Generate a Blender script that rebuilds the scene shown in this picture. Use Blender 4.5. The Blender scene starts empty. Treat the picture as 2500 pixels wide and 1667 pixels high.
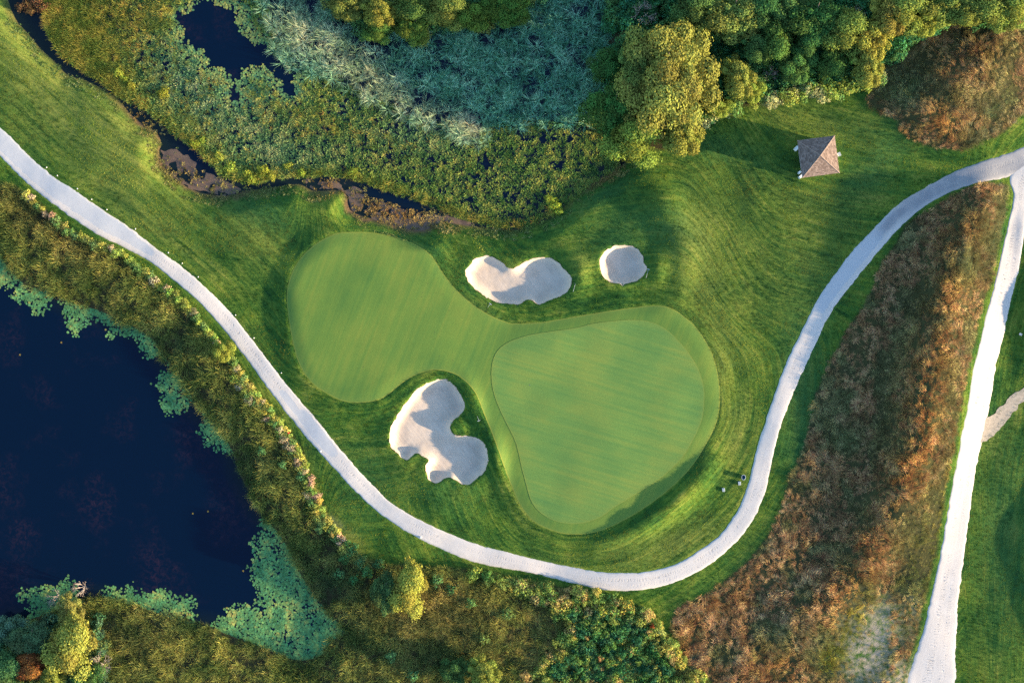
import bpy, math, random
import numpy as np
from mathutils import Vector, Matrix
random.seed(7)
RNG = np.random.default_rng(11)
D = bpy.data
SC = bpy.context.scene
COL = SC.collection

# ------------------------------------------------------------------ camera, sky, sun, exposure
CH = 280.0                      # camera height above datum (m)
S = 0.06                        # metres per photo pixel on the datum
cam = D.cameras.new('camera'); cam.lens = 36.0*CH/(2500*S); cam.sensor_width = 36.0; cam.clip_end = 3000; cam.clip_start = 1
camo = D.objects.new('camera', cam); COL.objects.link(camo); camo.location = (0, 0, CH)
SC.camera = camo
SUN_EL, SUN_AZ = 10.8, 105.0    # azimuth clockwise from +Y
w = D.worlds.new('World'); SC.world = w; w.use_nodes = True
nt = w.node_tree; bg = nt.nodes['Background']
sky = nt.nodes.new('ShaderNodeTexSky'); sky.sky_type = 'NISHITA'; sky.sun_disc = False
sky.sun_elevation = math.radians(SUN_EL); sky.sun_rotation = math.radians(SUN_AZ)
sky.air_density = 1.0; sky.dust_density = 0.7; sky.ozone_density = 2.4
nt.links.new(sky.outputs[0], bg.inputs[0]); bg.inputs[1].default_value = 0.15
sd = D.lights.new('sun', 'SUN'); sd.energy = 4.3; sd.angle = math.radians(0.6); sd.color = (1.0, 0.76, 0.46)
so = D.objects.new('sun', sd); COL.objects.link(so)
el, az = math.radians(SUN_EL), math.radians(SUN_AZ)
sdir = Vector((math.sin(az)*math.cos(el), math.cos(az)*math.cos(el), math.sin(el)))
so.rotation_euler = sdir.to_track_quat('Z', 'Y').to_euler()
SC.view_settings.view_transform = 'Standard'; SC.view_settings.look = 'None'
SC.view_settings.gamma = 1.0; SC.view_settings.exposure = 2.15; SC.view_settings.use_curve_mapping = False
SC.cycles.max_bounces = 6; SC.cycles.transparent_max_bounces = 4
SC.cycles.use_denoising = False

# ------------------------------------------------------------------ helpers
def W(px, py, z=0.0):
    k = (CH - z)/CH
    return ((px-1250)*S*k, -(py-833.5)*S*k)
def Wp(pts, z=0.0): return np.array([W(a, b, z) for a, b in pts], float)

_R = RNG.random((64, 256, 256)).astype(np.float32)
def vnoise(x, y, seed=0):
    x = np.asarray(x, float); y = np.asarray(y, float)
    xi = np.floor(x).astype(int); yi = np.floor(y).astype(int)
    fx = x-xi; fy = y-yi
    fx = fx*fx*(3-2*fx); fy = fy*fy*(3-2*fy)
    R = _R[seed % 64]; x0 = xi & 255; x1 = (xi+1) & 255; y0 = yi & 255; y1 = (yi+1) & 255
    return (R[x0, y0]*(1-fx)*(1-fy)+R[x1, y0]*fx*(1-fy)+R[x0, y1]*(1-fx)*fy+R[x1, y1]*fx*fy)
def fbm(x, y, seed=0, octv=3):
    t = 0; a = 0.5; n = 0
    for i in range(octv):
        t = t+a*vnoise(x*2**i+i*17.3, y*2**i+i*5.1, seed+i); n += a; a *= 0.5
    return t/n
def sstep(a, b, x):
    t = np.clip((x-a)/(b-a), 0, 1); return t*t*(3-2*t)
def smooth_closed(P, n=3):
    P = np.asarray(P, float); out = []
    N = len(P)
    for i in range(N):
        p0, p1, p2, p3 = P[i-1], P[i], P[(i+1) % N], P[(i+2) % N]
        for k in range(n):
            t = k/n
            out.append(0.5*((2*p1)+(-p0+p2)*t+(2*p0-5*p1+4*p2-p3)*t*t+(-p0+3*p1-3*p2+p3)*t**3))
    return np.array(out)
def smooth_open(P, n=4):
    P = np.asarray(P, float); Q = np.vstack([2*P[0]-P[1], P, 2*P[-1]-P[-2]]); out = []
    for i in range(1, len(Q)-2):
        p0, p1, p2, p3 = Q[i-1:i+3]
        for k in range(n):
            t = k/n
            out.append(0.5*((2*p1)+(-p0+p2)*t+(2*p0-5*p1+4*p2-p3)*t*t+(-p0+3*p1-3*p2+p3)*t**3))
    out.append(P[-1]); return np.array(out)
def seg_dist2(x, y, P, closed=True):
    d2 = np.full(x.shape, 1e9); N = len(P)
    for i in range(N if closed else N-1):
        ax, ay = P[i]; bx, by = P[(i+1) % N]
        ex, ey = bx-ax, by-ay; L = ex*ex+ey*ey+1e-12
        t = np.clip(((x-ax)*ex+(y-ay)*ey)/L, 0, 1)
        dx = x-ax-t*ex; dy = y-ay-t*ey
        np.minimum(d2, dx*dx+dy*dy, out=d2)
    return d2
def poly_sdf(x, y, P, margin=8.0):
    """signed distance (negative inside) to closed polygon P; clipped to +margin away from it"""
    x = np.asarray(x, float); y = np.asarray(y, float); sh = x.shape
    xf = x.ravel(); yf = y.ravel(); out = np.full(xf.shape, float(margin))
    lo = P.min(0)-margin; hi = P.max(0)+margin
    m = (xf > lo[0]) & (xf < hi[0]) & (yf > lo[1]) & (yf < hi[1])
    if m.any():
        a = xf[m]; b = yf[m]
        d = np.sqrt(seg_dist2(a, b, P))
        ins = np.zeros(a.shape, bool); N = len(P)
        for i in range(N):
            x1, y1 = P[i]; x2, y2 = P[(i+1) % N]
            if y1 == y2: continue
            c = ((y1 > b) != (y2 > b)) & (a < (x2-x1)*(b-y1)/(y2-y1)+x1)
            ins ^= c
        d[ins] *= -1; out[m] = np.minimum(d, margin)
    return out.reshape(sh)

# ------------------------------------------------------------------ outlines read off the photograph (photo pixels)
LAKE = [(-260,540),(-60,575),(0,602),(30,647),(74,686),(128,698),(167,722),(253,748),(298,772),(342,793),(387,823),(400,850),(432,886),(465,934),(491,985),(521,1008),(551,1050),(581,1098),(596,1145),(625,1202),(655,1253),(674,1274),(713,1328),(749,1402),(785,1453),(817,1495),(853,1525),(862,1551),(820,1572),(802,1602),(767,1620),(719,1623),(674,1608),(630,1590),(566,1566),(506,1542),(470,1540),(408,1518),(357,1500),(298,1483),(259,1480),(232,1477),(150,1500),(74,1524),(30,1535),(0,1566),(-80,1600),(-260,1600)]
MARSH = [(-20,-260),(10,-40),(36,45),(68,83),(98,119),(134,152),(167,185),(208,197),(253,220),(286,241),(310,271),(342,301),(378,322),(393,351),(387,372),(402,411),(432,441),(477,468),(551,480),(600,468),(660,460),(728,451),(767,468),(838,468),(853,513),(898,534),(937,546),(981,561),(1032,564),(1077,543),(1166,555),(1200,558),(1260,561),(1319,543),(1379,504),(1423,465),(1468,433),(1516,406),(1530,385),(1500,320),(1480,250),(1480,120),(1500,-40),(1500,-260)]
MARSHVEG = [(110,-260),(110,0),(107,57),(125,92),(158,143),(208,176),(262,211),(295,238),(357,268),(417,322),(477,366),(521,408),(551,429),(596,447),(618,448),(674,436),(743,433),(808,430),(868,439),(928,460),(1002,486),(1077,513),(1136,537),(1196,552),(1260,558),(1325,540),(1391,498),(1453,445),(1510,403),(1500,320),(1500,120),(1520,-260)]
OPENW = [(441,30),(478,8),(520,-3),(560,12),(590,30),(581,60),(625,98),(655,119),(685,140),(707,161),(725,185),(719,229),(701,232),(680,205),(645,172),(600,176),(593,179),(584,208),(590,247),(566,247),(557,238),(566,202),(545,182),(512,170),(500,161),(491,128),(444,107),(441,75),(429,39)]
PHRAG = [(640,-120),(640,0),(665,60),(680,130),(712,160),(760,178),(830,190),(850,215),(900,240),(960,265),(1000,292),(1070,312),(1150,345),(1180,350),(1185,312),(1210,308),(1300,302),(1400,292),(1445,285),(1460,200),(1450,130),(1500,90),(1600,40),(1650,-120)]
APRON = [(853,567),(913,568),(972,580),(1017,598),(1053,623),(1077,659),(1106,698),(1151,740),(1196,769),(1240,787),(1260,789),(1319,787),(1379,777),(1468,762),(1557,749),(1611,746),(1641,754),(1677,778),(1706,808),(1736,859),(1751,910),(1757,964),(1751,1023),(1727,1077),(1691,1134),(1647,1181),(1587,1229),(1513,1274),(1453,1298),(1394,1304),(1349,1295),(1304,1274),(1278,1245),(1261,1216),(1237,1157),(1211,1083),(1181,1008),(1160,958),(1130,925),(1100,909),(1062,903),(1032,909),(1002,922),(972,943),(943,967),(913,979),(868,983),(832,977),(794,958),(758,931),(732,890),(718,845),(707,787),(701,728),(707,686),(725,644),(755,609),(794,582),(823,570)]
GREEN = [(1200,898),(1212,860),(1239,836),(1280,821),(1319,813),(1409,800),(1447,790),(1528,781),(1581,784),(1623,802),(1656,832),(1683,865),(1703,898),(1717,943),(1718,985),(1712,1026),(1694,1068),(1665,1116),(1617,1163),(1557,1202),(1498,1238),(1468,1260),(1423,1276),(1379,1276),(1343,1266),(1313,1245),(1295,1218),(1285,1184),(1274,1143),(1260,1083),(1239,1038),(1218,994),(1203,949)]
B1 = [(1136,662),(1145,650),(1160,632),(1181,625),(1199,626),(1214,635),(1229,644),(1239,653),(1254,655),(1269,647),(1292,635),(1316,630),(1343,630),(1361,641),(1379,659),(1394,680),(1391,701),(1379,719),(1349,729),(1319,744),(1301,735),(1283,733),(1269,743),(1251,743),(1221,740),(1196,731),(1175,716),(1151,698),(1141,680)]
B2 = [(1465,629),(1477,614),(1498,601),(1516,599),(1537,600),(1557,609),(1569,626),(1571,638),(1580,653),(1575,668),(1563,681),(1543,689),(1528,692),(1519,698),(1513,693),(1489,689),(1471,674),(1464,653)]
B3 = [(1080,924),(1100,931),(1118,952),(1133,982),(1136,994),(1127,1011),(1106,1026),(1099,1044),(1106,1059),(1124,1064),(1151,1064),(1175,1074),(1188,1092),(1193,1119),(1184,1148),(1166,1166),(1151,1180),(1130,1183),(1112,1171),(1100,1165),(1083,1169),(1065,1178),(1048,1172),(1041,1151),(1041,1134),(1047,1122),(1029,1110),(1014,1108),(999,1119),(990,1122),(978,1116),(972,1105),(954,1089),(951,1062),(957,1038),(975,1006),(993,979),(1017,952),(1041,936),(1062,927)]
PATH_A = [(-130,200),(-50,268),(0,307),(45,351),(92,398),(137,433),(220,489),(283,531),(328,562),(387,609),(441,647),(491,689),(551,748),(596,802),(648,868),(698,934),(779,1029),(823,1083),(868,1137),(928,1199),(957,1227),(1017,1263),(1077,1292),(1151,1322),(1226,1343),(1289,1359),(1379,1379),(1468,1394),(1528,1397),(1587,1392),(1647,1376),(1706,1343),(1751,1310),(1784,1269),(1805,1233),(1827,1175),(1845,1098),(1866,1032),(1889,964),(1925,869),(1967,784),(2003,716),(2038,668),(2068,626),(2098,591),(2143,546),(2187,501),(2247,463),(2306,430),(2351,409),(2396,393),(2455,375),(2500,357),(2570,325)]
PATH_B = [(-130,278),(-50,342),(0,384),(27,412),(60,443),(98,477),(167,528),(238,576),(298,605),(335,622),(372,644),(417,680),(477,731),(536,793),(600,877),(660,958),(719,1035),(767,1092),(809,1137),(868,1202),(913,1245),(972,1286),(1047,1328),(1121,1361),(1196,1383),(1289,1397),(1379,1420),(1453,1437),(1513,1444),(1587,1440),(1647,1423),(1706,1397),(1766,1355),(1820,1301),(1849,1254),(1874,1190),(1892,1098),(1913,1023),(1943,949),(1982,865),(2020,781),(2053,731),(2098,674),(2143,620),(2187,567),(2247,513),(2306,477),(2366,454),(2411,443),(2450,440),(2490,425),(2570,390)]
ROAD_A = [(2560,300),(2490,380),(2462,436),(2473,470),(2470,504),(2449,594),(2426,698),(2405,772),(2390,840),(2375,898),(2363,979),(2345,1068),(2330,1151),(2315,1230),(2306,1283),(2289,1379),(2268,1468),(2250,1542),(2217,1647),(2195,1740)]
ROAD_B = [(2640,330),(2570,430),(2535,480),(2515,510),(2505,545),(2494,638),(2479,698),(2461,772),(2450,840),(2437,874),(2420,979),(2401,1075),(2385,1140),(2373,1225),(2363,1304),(2351,1394),(2342,1468),(2338,1557),(2336,1667),(2336,1740)]
MEADOW = [(2455,446),(2396,447),(2336,470),(2277,506),(2217,546),(2187,595),(2151,642),(2128,700),(2098,760),(2062,810),(2038,860),(2003,928),(1979,1009),(1964,1068),(1943,1128),(1916,1205),(1886,1285),(1848,1343),(1800,1392),(1766,1419),(1706,1455),(1644,1488),(1640,1530),(1655,1572),(1685,1617),(1736,1667),(1790,1760),(2180,1760),(2205,1660),(2238,1545),(2258,1468),(2278,1380),(2296,1284),(2304,1232),(2320,1150),(2335,1068),(2353,980),(2366,897),(2380,838),(2395,770),(2416,697),(2440,592),(2460,503),(2464,470)]
MEADOW2 = [(2193,292),(2190,316),(2247,349),(2321,366),(2396,349),(2455,319),(2500,283),(2600,240),(2640,60),(2480,55),(2400,50),(2306,57),(2217,119),(2157,158),(2128,223),(2113,262)]
VEGB = [(-260,420),(0,445),(54,460),(104,504),(155,549),(209,579),(268,600),(298,614),(337,644),(387,683),(432,716),(462,743),(500,790),(530,829),(560,853),(578,886),(602,925),(628,955),(655,985),(682,1023),(701,1050),(737,1095),(758,1151),(779,1202),(802,1259),(820,1285),(838,1307),(862,1331),(898,1364),(972,1376),(1047,1381),(1106,1383),(1166,1390),(1226,1407),(1300,1420),(1349,1428),(1426,1442),(1498,1458),(1542,1476),(1584,1488),(1608,1519),(1632,1551),(1653,1584),(1677,1611),(1712,1641),(1732,1667),(1780,1780),(-260,1780)]
FOREST = [(1480,-200),(1440,130),(1450,380),(1550,385),(1700,330),(1740,285),(1830,262),(1960,245),(2060,225),(2140,200),(2220,110),(2330,60),(2560,30),(2700,-200)]
MUD_A = [(396,346),(389,372),(404,409),(434,440),(478,466),(545,478),(592,468),(592,455),(548,444),(512,420),(472,390),(440,368),(415,345)]
MUD_B = [(728,448),(767,466),(838,467),(853,512),(898,533),(937,545),(981,560),(1032,563),(1077,543),(1166,555),(1140,545),(1090,530),(1050,522),(1010,520),(980,508),(950,500),(915,485),(880,462),(850,452),(800,442),(745,440)]
STRIP = [(2396,1030),(2430,1008),(2450,983),(2470,963),(2500,948),(2580,925),(2580,955),(2500,978),(2480,1002),(2455,1028),(2432,1058),(2392,1084)]
WL = -0.9
def poly(px, z=0.0, n=3): return smooth_closed(Wp(px, z), n)
P_LAKE, P_MARSH = poly(LAKE, WL), poly(MARSH, WL)
P_APRON, P_GREEN = poly(APRON, .5), poly(GREEN, .5)
P_B = [poly(b, .5) for b in (B1, B2, B3)]
P_PHRAG, P_OPENW, P_MVEG = poly(PHRAG, WL, 2), poly(OPENW, WL, 2), poly(MARSHVEG, WL, 2)

# ------------------------------------------------------------------ terrain height
# (px, py, radius along, radius across, angle of long axis in degrees (image, clockwise), height)
BUMPS = [
 (1625,490,60,40,50,.75),(1660,585,75,50,85,.85),(1655,690,55,40,110,.5),      # mound right of the round bunker
 (1600,520,60,30,20,.7),
 (1418,665,40,26,90,.85),(1385,625,30,20,30,.45),                                                       # knob between the upper bunkers
 (1606,655,44,24,95,.75),
 (1255,630,40,18,0,.35),
 (1158,985,60,22,70,.65),(1215,1120,60,22,80,.8),(1120,1040,22,12,0,.45),       # bank between low bunker and green
 (1090,1240,60,34,10,.45),
 (1722,1150,60,28,-56,.85),(1655,1222,60,30,-42,1.25),(1575,1278,60,28,-30,1.1),(1490,1315,50,22,-16,.6),                         # ridge below right of green
 (1800,1010,90,30,-75,.25),
 # meadow hill between the path and the road
 (2395,520,70,50,100,2.2),(2330,620,110,60,110,2.3),(2285,800,130,58,105,2.3),(2255,980,130,60,100,2.3),(2215,1150,130,60,105,2.2),
 (2140,1330,130,62,120,1.8),(1990,1500,130,60,140,1.0),(2350,800,240,70,100,1.2),(2290,1150,300,60,102,1.1),
 (2535,760,110,34,100,1.3),(2500,560,60,30,90,.5),
 (2700,1180,300,80,95,2.0),(2690,1540,240,80,90,1.9),  # unseen rise added beyond the right edge to shade the grass by the road
 (2330,210,120,90,20,2.2),(2250,290,70,40,30,.8),(2450,150,90,70,0,1.5),
 (2140,360,70,45,40,.35),
 (380,260,300,60,38,.35),(640,640,110,50,40,.35),
 (1500,110,90,60,90,.4),
]
P_BUMPS = [(W(b[0], b[1], b[5]*.8), b[2]*S, b[3]*S, math.radians(-b[4]), b[5]) for b in BUMPS]
C_PATH = smooth_open(Wp([((a[0]+b[0])/2, (a[1]+b[1])/2) for a, b in
        zip([PATH_A[int(round(i))] for i in np.linspace(0, len(PATH_A)-1, 44)], [PATH_B[int(round(i))] for i in np.linspace(0, len(PATH_B)-1, 44)])], .3), 2)
def fields(x, y):
    return dict(lake=poly_sdf(x, y, P_LAKE, 9), marsh=poly_sdf(x, y, P_MARSH, 9), apron=poly_sdf(x, y, P_APRON, 9),
                bk=[poly_sdf(x, y, p, 7) for p in P_B])
BDEP = (.95, 1.0, 1.05); BRIM = (.30, .30, .30)
def height(x, y, F=None, under=True):
    """terrain height; under=True keeps the turf sheet below the sand"""
    x = np.asarray(x, float); y = np.asarray(y, float)
    F = F or fields(x, y)
    z = .35*(fbm(x*.06, y*.06, 3, 3)-.5)*2 + .42*(fbm(x*.15, y*.15, 9, 2)-.5)*sstep(-2, 3, F['apron'])
    for (c, ra, rb, an, h) in P_BUMPS:
        dx = x-c[0]; dy = y-c[1]
        u = (dx*math.cos(an)+dy*math.sin(an))/ra; v = (-dx*math.sin(an)+dy*math.cos(an))/rb
        z = z+h*np.exp(-(u*u+v*v))
    z = z+.60*sstep(3.5, -2, F['apron'])
    # shores
    for k, wd in (('lake', 4.2), ('marsh', 3.2)):
        t = sstep(-.5, wd, F[k]); b = WL-.06-.9*sstep(0, -3, F[k])
        z = b*(1-t)+(z+.25)*t
    for i, d in enumerate(F['bk']):
        ins = np.clip(-d, 0, 9)
        flat = .35
        out = BRIM[i]*np.exp(-(np.clip(d, 0, 9)/1.9)**2)
        zin = z+BRIM[i]-.10-BDEP[i]*(1-np.exp(-(ins/.55)**1.4))
        z = np.where(d > 0, z+out*sstep(-.1, .0, d), zin)
        if under: z = z-np.where(d < 0, .25*sstep(0, .45, ins), 0)
    return z
def h1(x, y): return float(height(np.array([x]), np.array([y]))[0])
def unproj(pts):
    """photo pixels -> points on the terrain"""
    pts = np.asarray(pts, float); z = np.zeros(len(pts))
    for _ in range(5):
        k = (CH-z)/CH; x = (pts[:, 0]-1250)*S*k; y = -(pts[:, 1]-833.5)*S*k
        z = height(x, y)
    return np.stack([x, y, z], 1)
P_PATH = unproj(PATH_A+PATH_B[::-1])[:, :2]
P_ROAD = unproj(ROAD_A+ROAD_B[::-1])[:, :2]
P_MEADOW = smooth_closed(unproj(MEADOW)[:, :2], 2); P_MEADOW2 = smooth_closed(unproj(MEADOW2)[:, :2], 2)
P_VEGB = smooth_closed(unproj(VEGB)[:, :2], 2); P_FOREST = smooth_closed(unproj(FOREST)[:, :2], 2)
P_STRIP = smooth_closed(unproj(STRIP)[:, :2], 2)

# ------------------------------------------------------------------ materials
def mat(name):
    m = D.materials.new(name); m.use_nodes = True
    n = m.node_tree.nodes; n.clear()
    return m, n, m.node_tree.links
def N(n, t, **kw):
    a = n.new(t)
    for k, v in kw.items():
        if k.startswith('i_'):
            key = k[2:]
            key = int(key) if key.isdigit() else key.replace('_', ' ')
            a.inputs[key].default_value = v
        else: setattr(a, k, v)
    return a
def rgb(c): return (c[0], c[1], c[2], 1)
def mixc(n, l, fac, a, b, blend='MIX'):
    m = n.new('ShaderNodeMix'); m.data_type = 'RGBA'; m.blend_type = blend
    for s, v in ((0, fac), (6, a), (7, b)):
        if isinstance(v, (int, float)): m.inputs[s].default_value = v
        elif isinstance(v, tuple): m.inputs[s].default_value = rgb(v)
        else: l.new(v, m.inputs[s])
    return m.outputs[2]
def ramp(n, l, src, stops):
    r = n.new('ShaderNodeValToRGB'); l.new(src, r.inputs[0])
    e = r.color_ramp.elements
    while len(e) < len(stops): e.new(0.5)
    for k, (p, c) in zip(e, stops):
        k.position = p; k.color = rgb(c if isinstance(c, tuple) else (c, c, c))
    return r.outputs[0]
def noise(n, l, scale, detail=3, rough=.6, vec=None, dist=0):
    a = N(n, 'ShaderNodeTexNoise', i_Scale=scale, i_Detail=detail, i_Roughness=rough, i_Distortion=dist)
    if vec is not None: l.new(vec, a.inputs['Vector'])
    return a.outputs['Fac']
def geo(n): return n.new('ShaderNodeNewGeometry').outputs['Position']
def attr(n, name, typ='GEOMETRY'):
    a = n.new('ShaderNodeAttribute'); a.attribute_name = name; a.attribute_type = typ; return a
def math_(n, l, op, a, b=None, c=None, clamp=False):
    m = n.new('ShaderNodeMath'); m.operation = op; m.use_clamp = clamp
    for i, v in enumerate((a, b, c)):
        if v is None: continue
        if isinstance(v, (int, float)): m.inputs[i].default_value = v
        else: l.new(v, m.inputs[i])
    return m.outputs[0]
def finish(n, l, col, rough=.9, bump=None, bstr=.5, bdist=.05, spec=.2):
    p = n.new('ShaderNodeBsdfPrincipled'); o = n.new('ShaderNodeOutputMaterial')
    if isinstance(col, tuple): p.inputs['Base Color'].default_value = rgb(col)
    else: l.new(col, p.inputs['Base Color'])
    if isinstance(rough, (int, float)): p.inputs['Roughness'].default_value = rough
    else: l.new(rough, p.inputs['Roughness'])
    p.inputs['Specular IOR Level'].default_value = spec
    if bump is not None:
        b = n.new('ShaderNodeBump'); b.inputs['Strength'].default_value = bstr; b.inputs['Distance'].default_value = bdist
        l.new(bump, b.inputs['Height']); l.new(b.outputs[0], p.inputs['Normal'])
    l.new(p.outputs[0], o.inputs[0]); return p

def mat_ground():
    m, n, l = mat('turf_ground'); P = geo(n)
    a = noise(n, l, .16, 4, .6, P); b = noise(n, l, 1.3, 4, .65, P); c = noise(n, l, 7, 3, .7, P)
    s = attr(n, 'mow').outputs['Fac']
    # mowing streaks: stretched noise along the mowing lines
    cx = n.new('ShaderNodeCombineXYZ'); l.new(math_(n, l, 'MULTIPLY', s, 1.6), cx.inputs[0])
    sp = n.new('ShaderNodeSeparateXYZ'); l.new(P, sp.inputs[0])
    l.new(math_(n, l, 'MULTIPLY', sp.outputs[0], .10), cx.inputs[1]); l.new(math_(n, l, 'MULTIPLY', sp.outputs[1], .10), cx.inputs[2])
    st = noise(n, l, 1.0, 4, .7, cx.outputs[0])
    st2 = ramp(n, l, st, [(.30, 0), (.70, 1)]); a2 = ramp(n, l, a, [(.32, 0), (.68, 1)])
    t = math_(n, l, 'ADD', math_(n, l, 'MULTIPLY', a2, .34), math_(n, l, 'ADD', math_(n, l, 'MULTIPLY', b, .28), math_(n, l, 'MULTIPLY', st2, .38)))
    col = ramp(n, l, t, [(.22, (.009, .045, .011)), (.42, (.032, .090, .014)), (.60, (.085, .140, .018)), (.78, (.18, .20, .034))])
    dry = attr(n, 'dry').outputs['Fac']
    dry_lit_c = mixc(n, l, b, (.12, .16, .028), (.22, .21, .05))
    col = mixc(n, l, math_(n, l, 'MULTIPLY', dry, math_(n, l, 'ADD', math_(n, l, 'MULTIPLY', st2, .95), .1), clamp=True), col, dry_lit_c)
    shade_tint = attr(n, 'shade_tint').outputs['Fac']
    col = mixc(n, l, math_(n, l, 'MULTIPLY', shade_tint, .75), col, mixc(n, l, b, (.018, .075, .022), (.04, .10, .03)))  # shade on the rough, mixed into the turf colour
    col = mixc(n, l, .55, col, mixc(n, l, c, (.35, .35, .35), (1.5, 1.5, 1.5)), 'MULTIPLY')
    soil = attr(n, 'soil').outputs['Fac']
    sc = mixc(n, l, b, (.022, .020, .010), (.06, .05, .022))
    col = mixc(n, l, soil, col, sc)
    mud = attr(n, 'mud').outputs['Fac']
    mc = mixc(n, l, b, (.075, .048, .026), (.16, .10, .05))
    col = mixc(n, l, mud, col, mc)
    bare = attr(n, 'bare').outputs['Fac']
    col = mixc(n, l, math_(n, l, 'MULTIPLY', bare, ramp(n, l, b, [(.35, 0), (.6, 1)])), col, mixc(n, l, c, (.22, .175, .125), (.36, .30, .225)))
    hgt = math_(n, l, 'ADD', c, math_(n, l, 'MULTIPLY', st, 1.6))
    finish(n, l, col, .95, hgt, .8, .08, .1); return m
def mat_fine(name, c0, c1, c2, ang, edge=True, spots=False):
    m, n, l = mat(name); P = geo(n)
    m0 = N(n, 'ShaderNodeMapping'); l.new(P, m0.inputs[0]); m0.inputs['Rotation'].default_value = (0, 0, ang)
    mp = N(n, 'ShaderNodeMapping'); l.new(m0.outputs[0], mp.inputs[0]); mp.inputs['Scale'].default_value = (.05, 1.6, 1)
    st = noise(n, l, 1.0, 4, .6, mp.outputs[0])
    a = noise(n, l, .12, 4, .6, P); c = noise(n, l, 5, 3, .7, P)
    t = math_(n, l, 'ADD', math_(n, l, 'MULTIPLY', a, .55), math_(n, l, 'MULTIPLY', st, .45))
    col = ramp(n, l, t, [(.36, c0), (.5, c1), (.64, c2)])
    col = mixc(n, l, .22, col, mixc(n, l, c, (.3, .3, .3), (1.4, 1.4, 1.4)), 'MULTIPLY')
    if edge:
        e = attr(n, 'edge').outputs['Fac']
        f = ramp(n, l, e, [(0.0, .8), (.10, .5), (.2, 0.0)])
        col = mixc(n, l, math_(n, l, 'MULTIPLY', f, 1.0 if spots else .4), col, (.22, .22, .03))  # painted yellow rim: the mown lip catching the sun
        f2 = ramp(n, l, e, [(.2, .5), (.9, 0.0)]); 
        col = mixc(n, l, math_(n, l, 'MULTIPLY', f2, .5), col, (.13, .17, .03))
    if spots:
        v = N(n, 'ShaderNodeTexVoronoi', i_Scale=.9); l.new(P, v.inputs['Vector'])
        f = ramp(n, l, v.outputs['Distance'], [(.05, .55), (.10, 0.0)])
        z = noise(n, l, .22, 2, .5, P)
        col = mixc(n, l, math_(n, l, 'MULTIPLY', f, ramp(n, l, z, [(.52, 0), (.6, 1)])), col, (.03, .05, .02))
    finish(n, l, col, .85, c, .25, .02, .25); return m
def mat_sand():
    m, n, l = mat('bunker_sand'); P = geo(n)
    a = noise(n, l, .5, 4, .6, P); c = noise(n, l, 9, 4, .7, P)
    m0 = N(n, 'ShaderNodeMapping'); l.new(P, m0.inputs[0]); m0.inputs['Rotation'].default_value = (0, 0, .9); mp = N(n, 'ShaderNodeMapping'); l.new(m0.outputs[0], mp.inputs[0]); mp.inputs['Scale'].default_value = (.25, 5, 1)
    r = noise(n, l, 1.2, 3, .6, mp.outputs[0], .6)
    col = ramp(n, l, a, [(.3, (.43, .35, .275)), (.7, (.51, .425, .345))])
    col = mixc(n, l, .2, col, mixc(n, l, c, (.4, .4, .4), (1.2, 1.2, 1.2)), 'MULTIPLY'); col = mixc(n, l, .30, col, mixc(n, l, ramp(n, l, r, [(.35, 0), (.65, 1)]), (.72, .70, .68), (1.08, 1.08, 1.08)), 'MULTIPLY')
    dp_ = ramp(n, l, noise(n, l, .35, 3, .6, P, .5), [(.56, 0), (.66, .35)]); col = mixc(n, l, dp_, col, (.34, .28, .23))
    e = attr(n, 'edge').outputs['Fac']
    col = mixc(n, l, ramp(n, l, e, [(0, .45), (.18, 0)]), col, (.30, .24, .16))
    finish(n, l, col, .95, math_(n, l, 'ADD', r, math_(n, l, 'MULTIPLY', c, .2)), .5, .04, .1); return m
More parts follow.
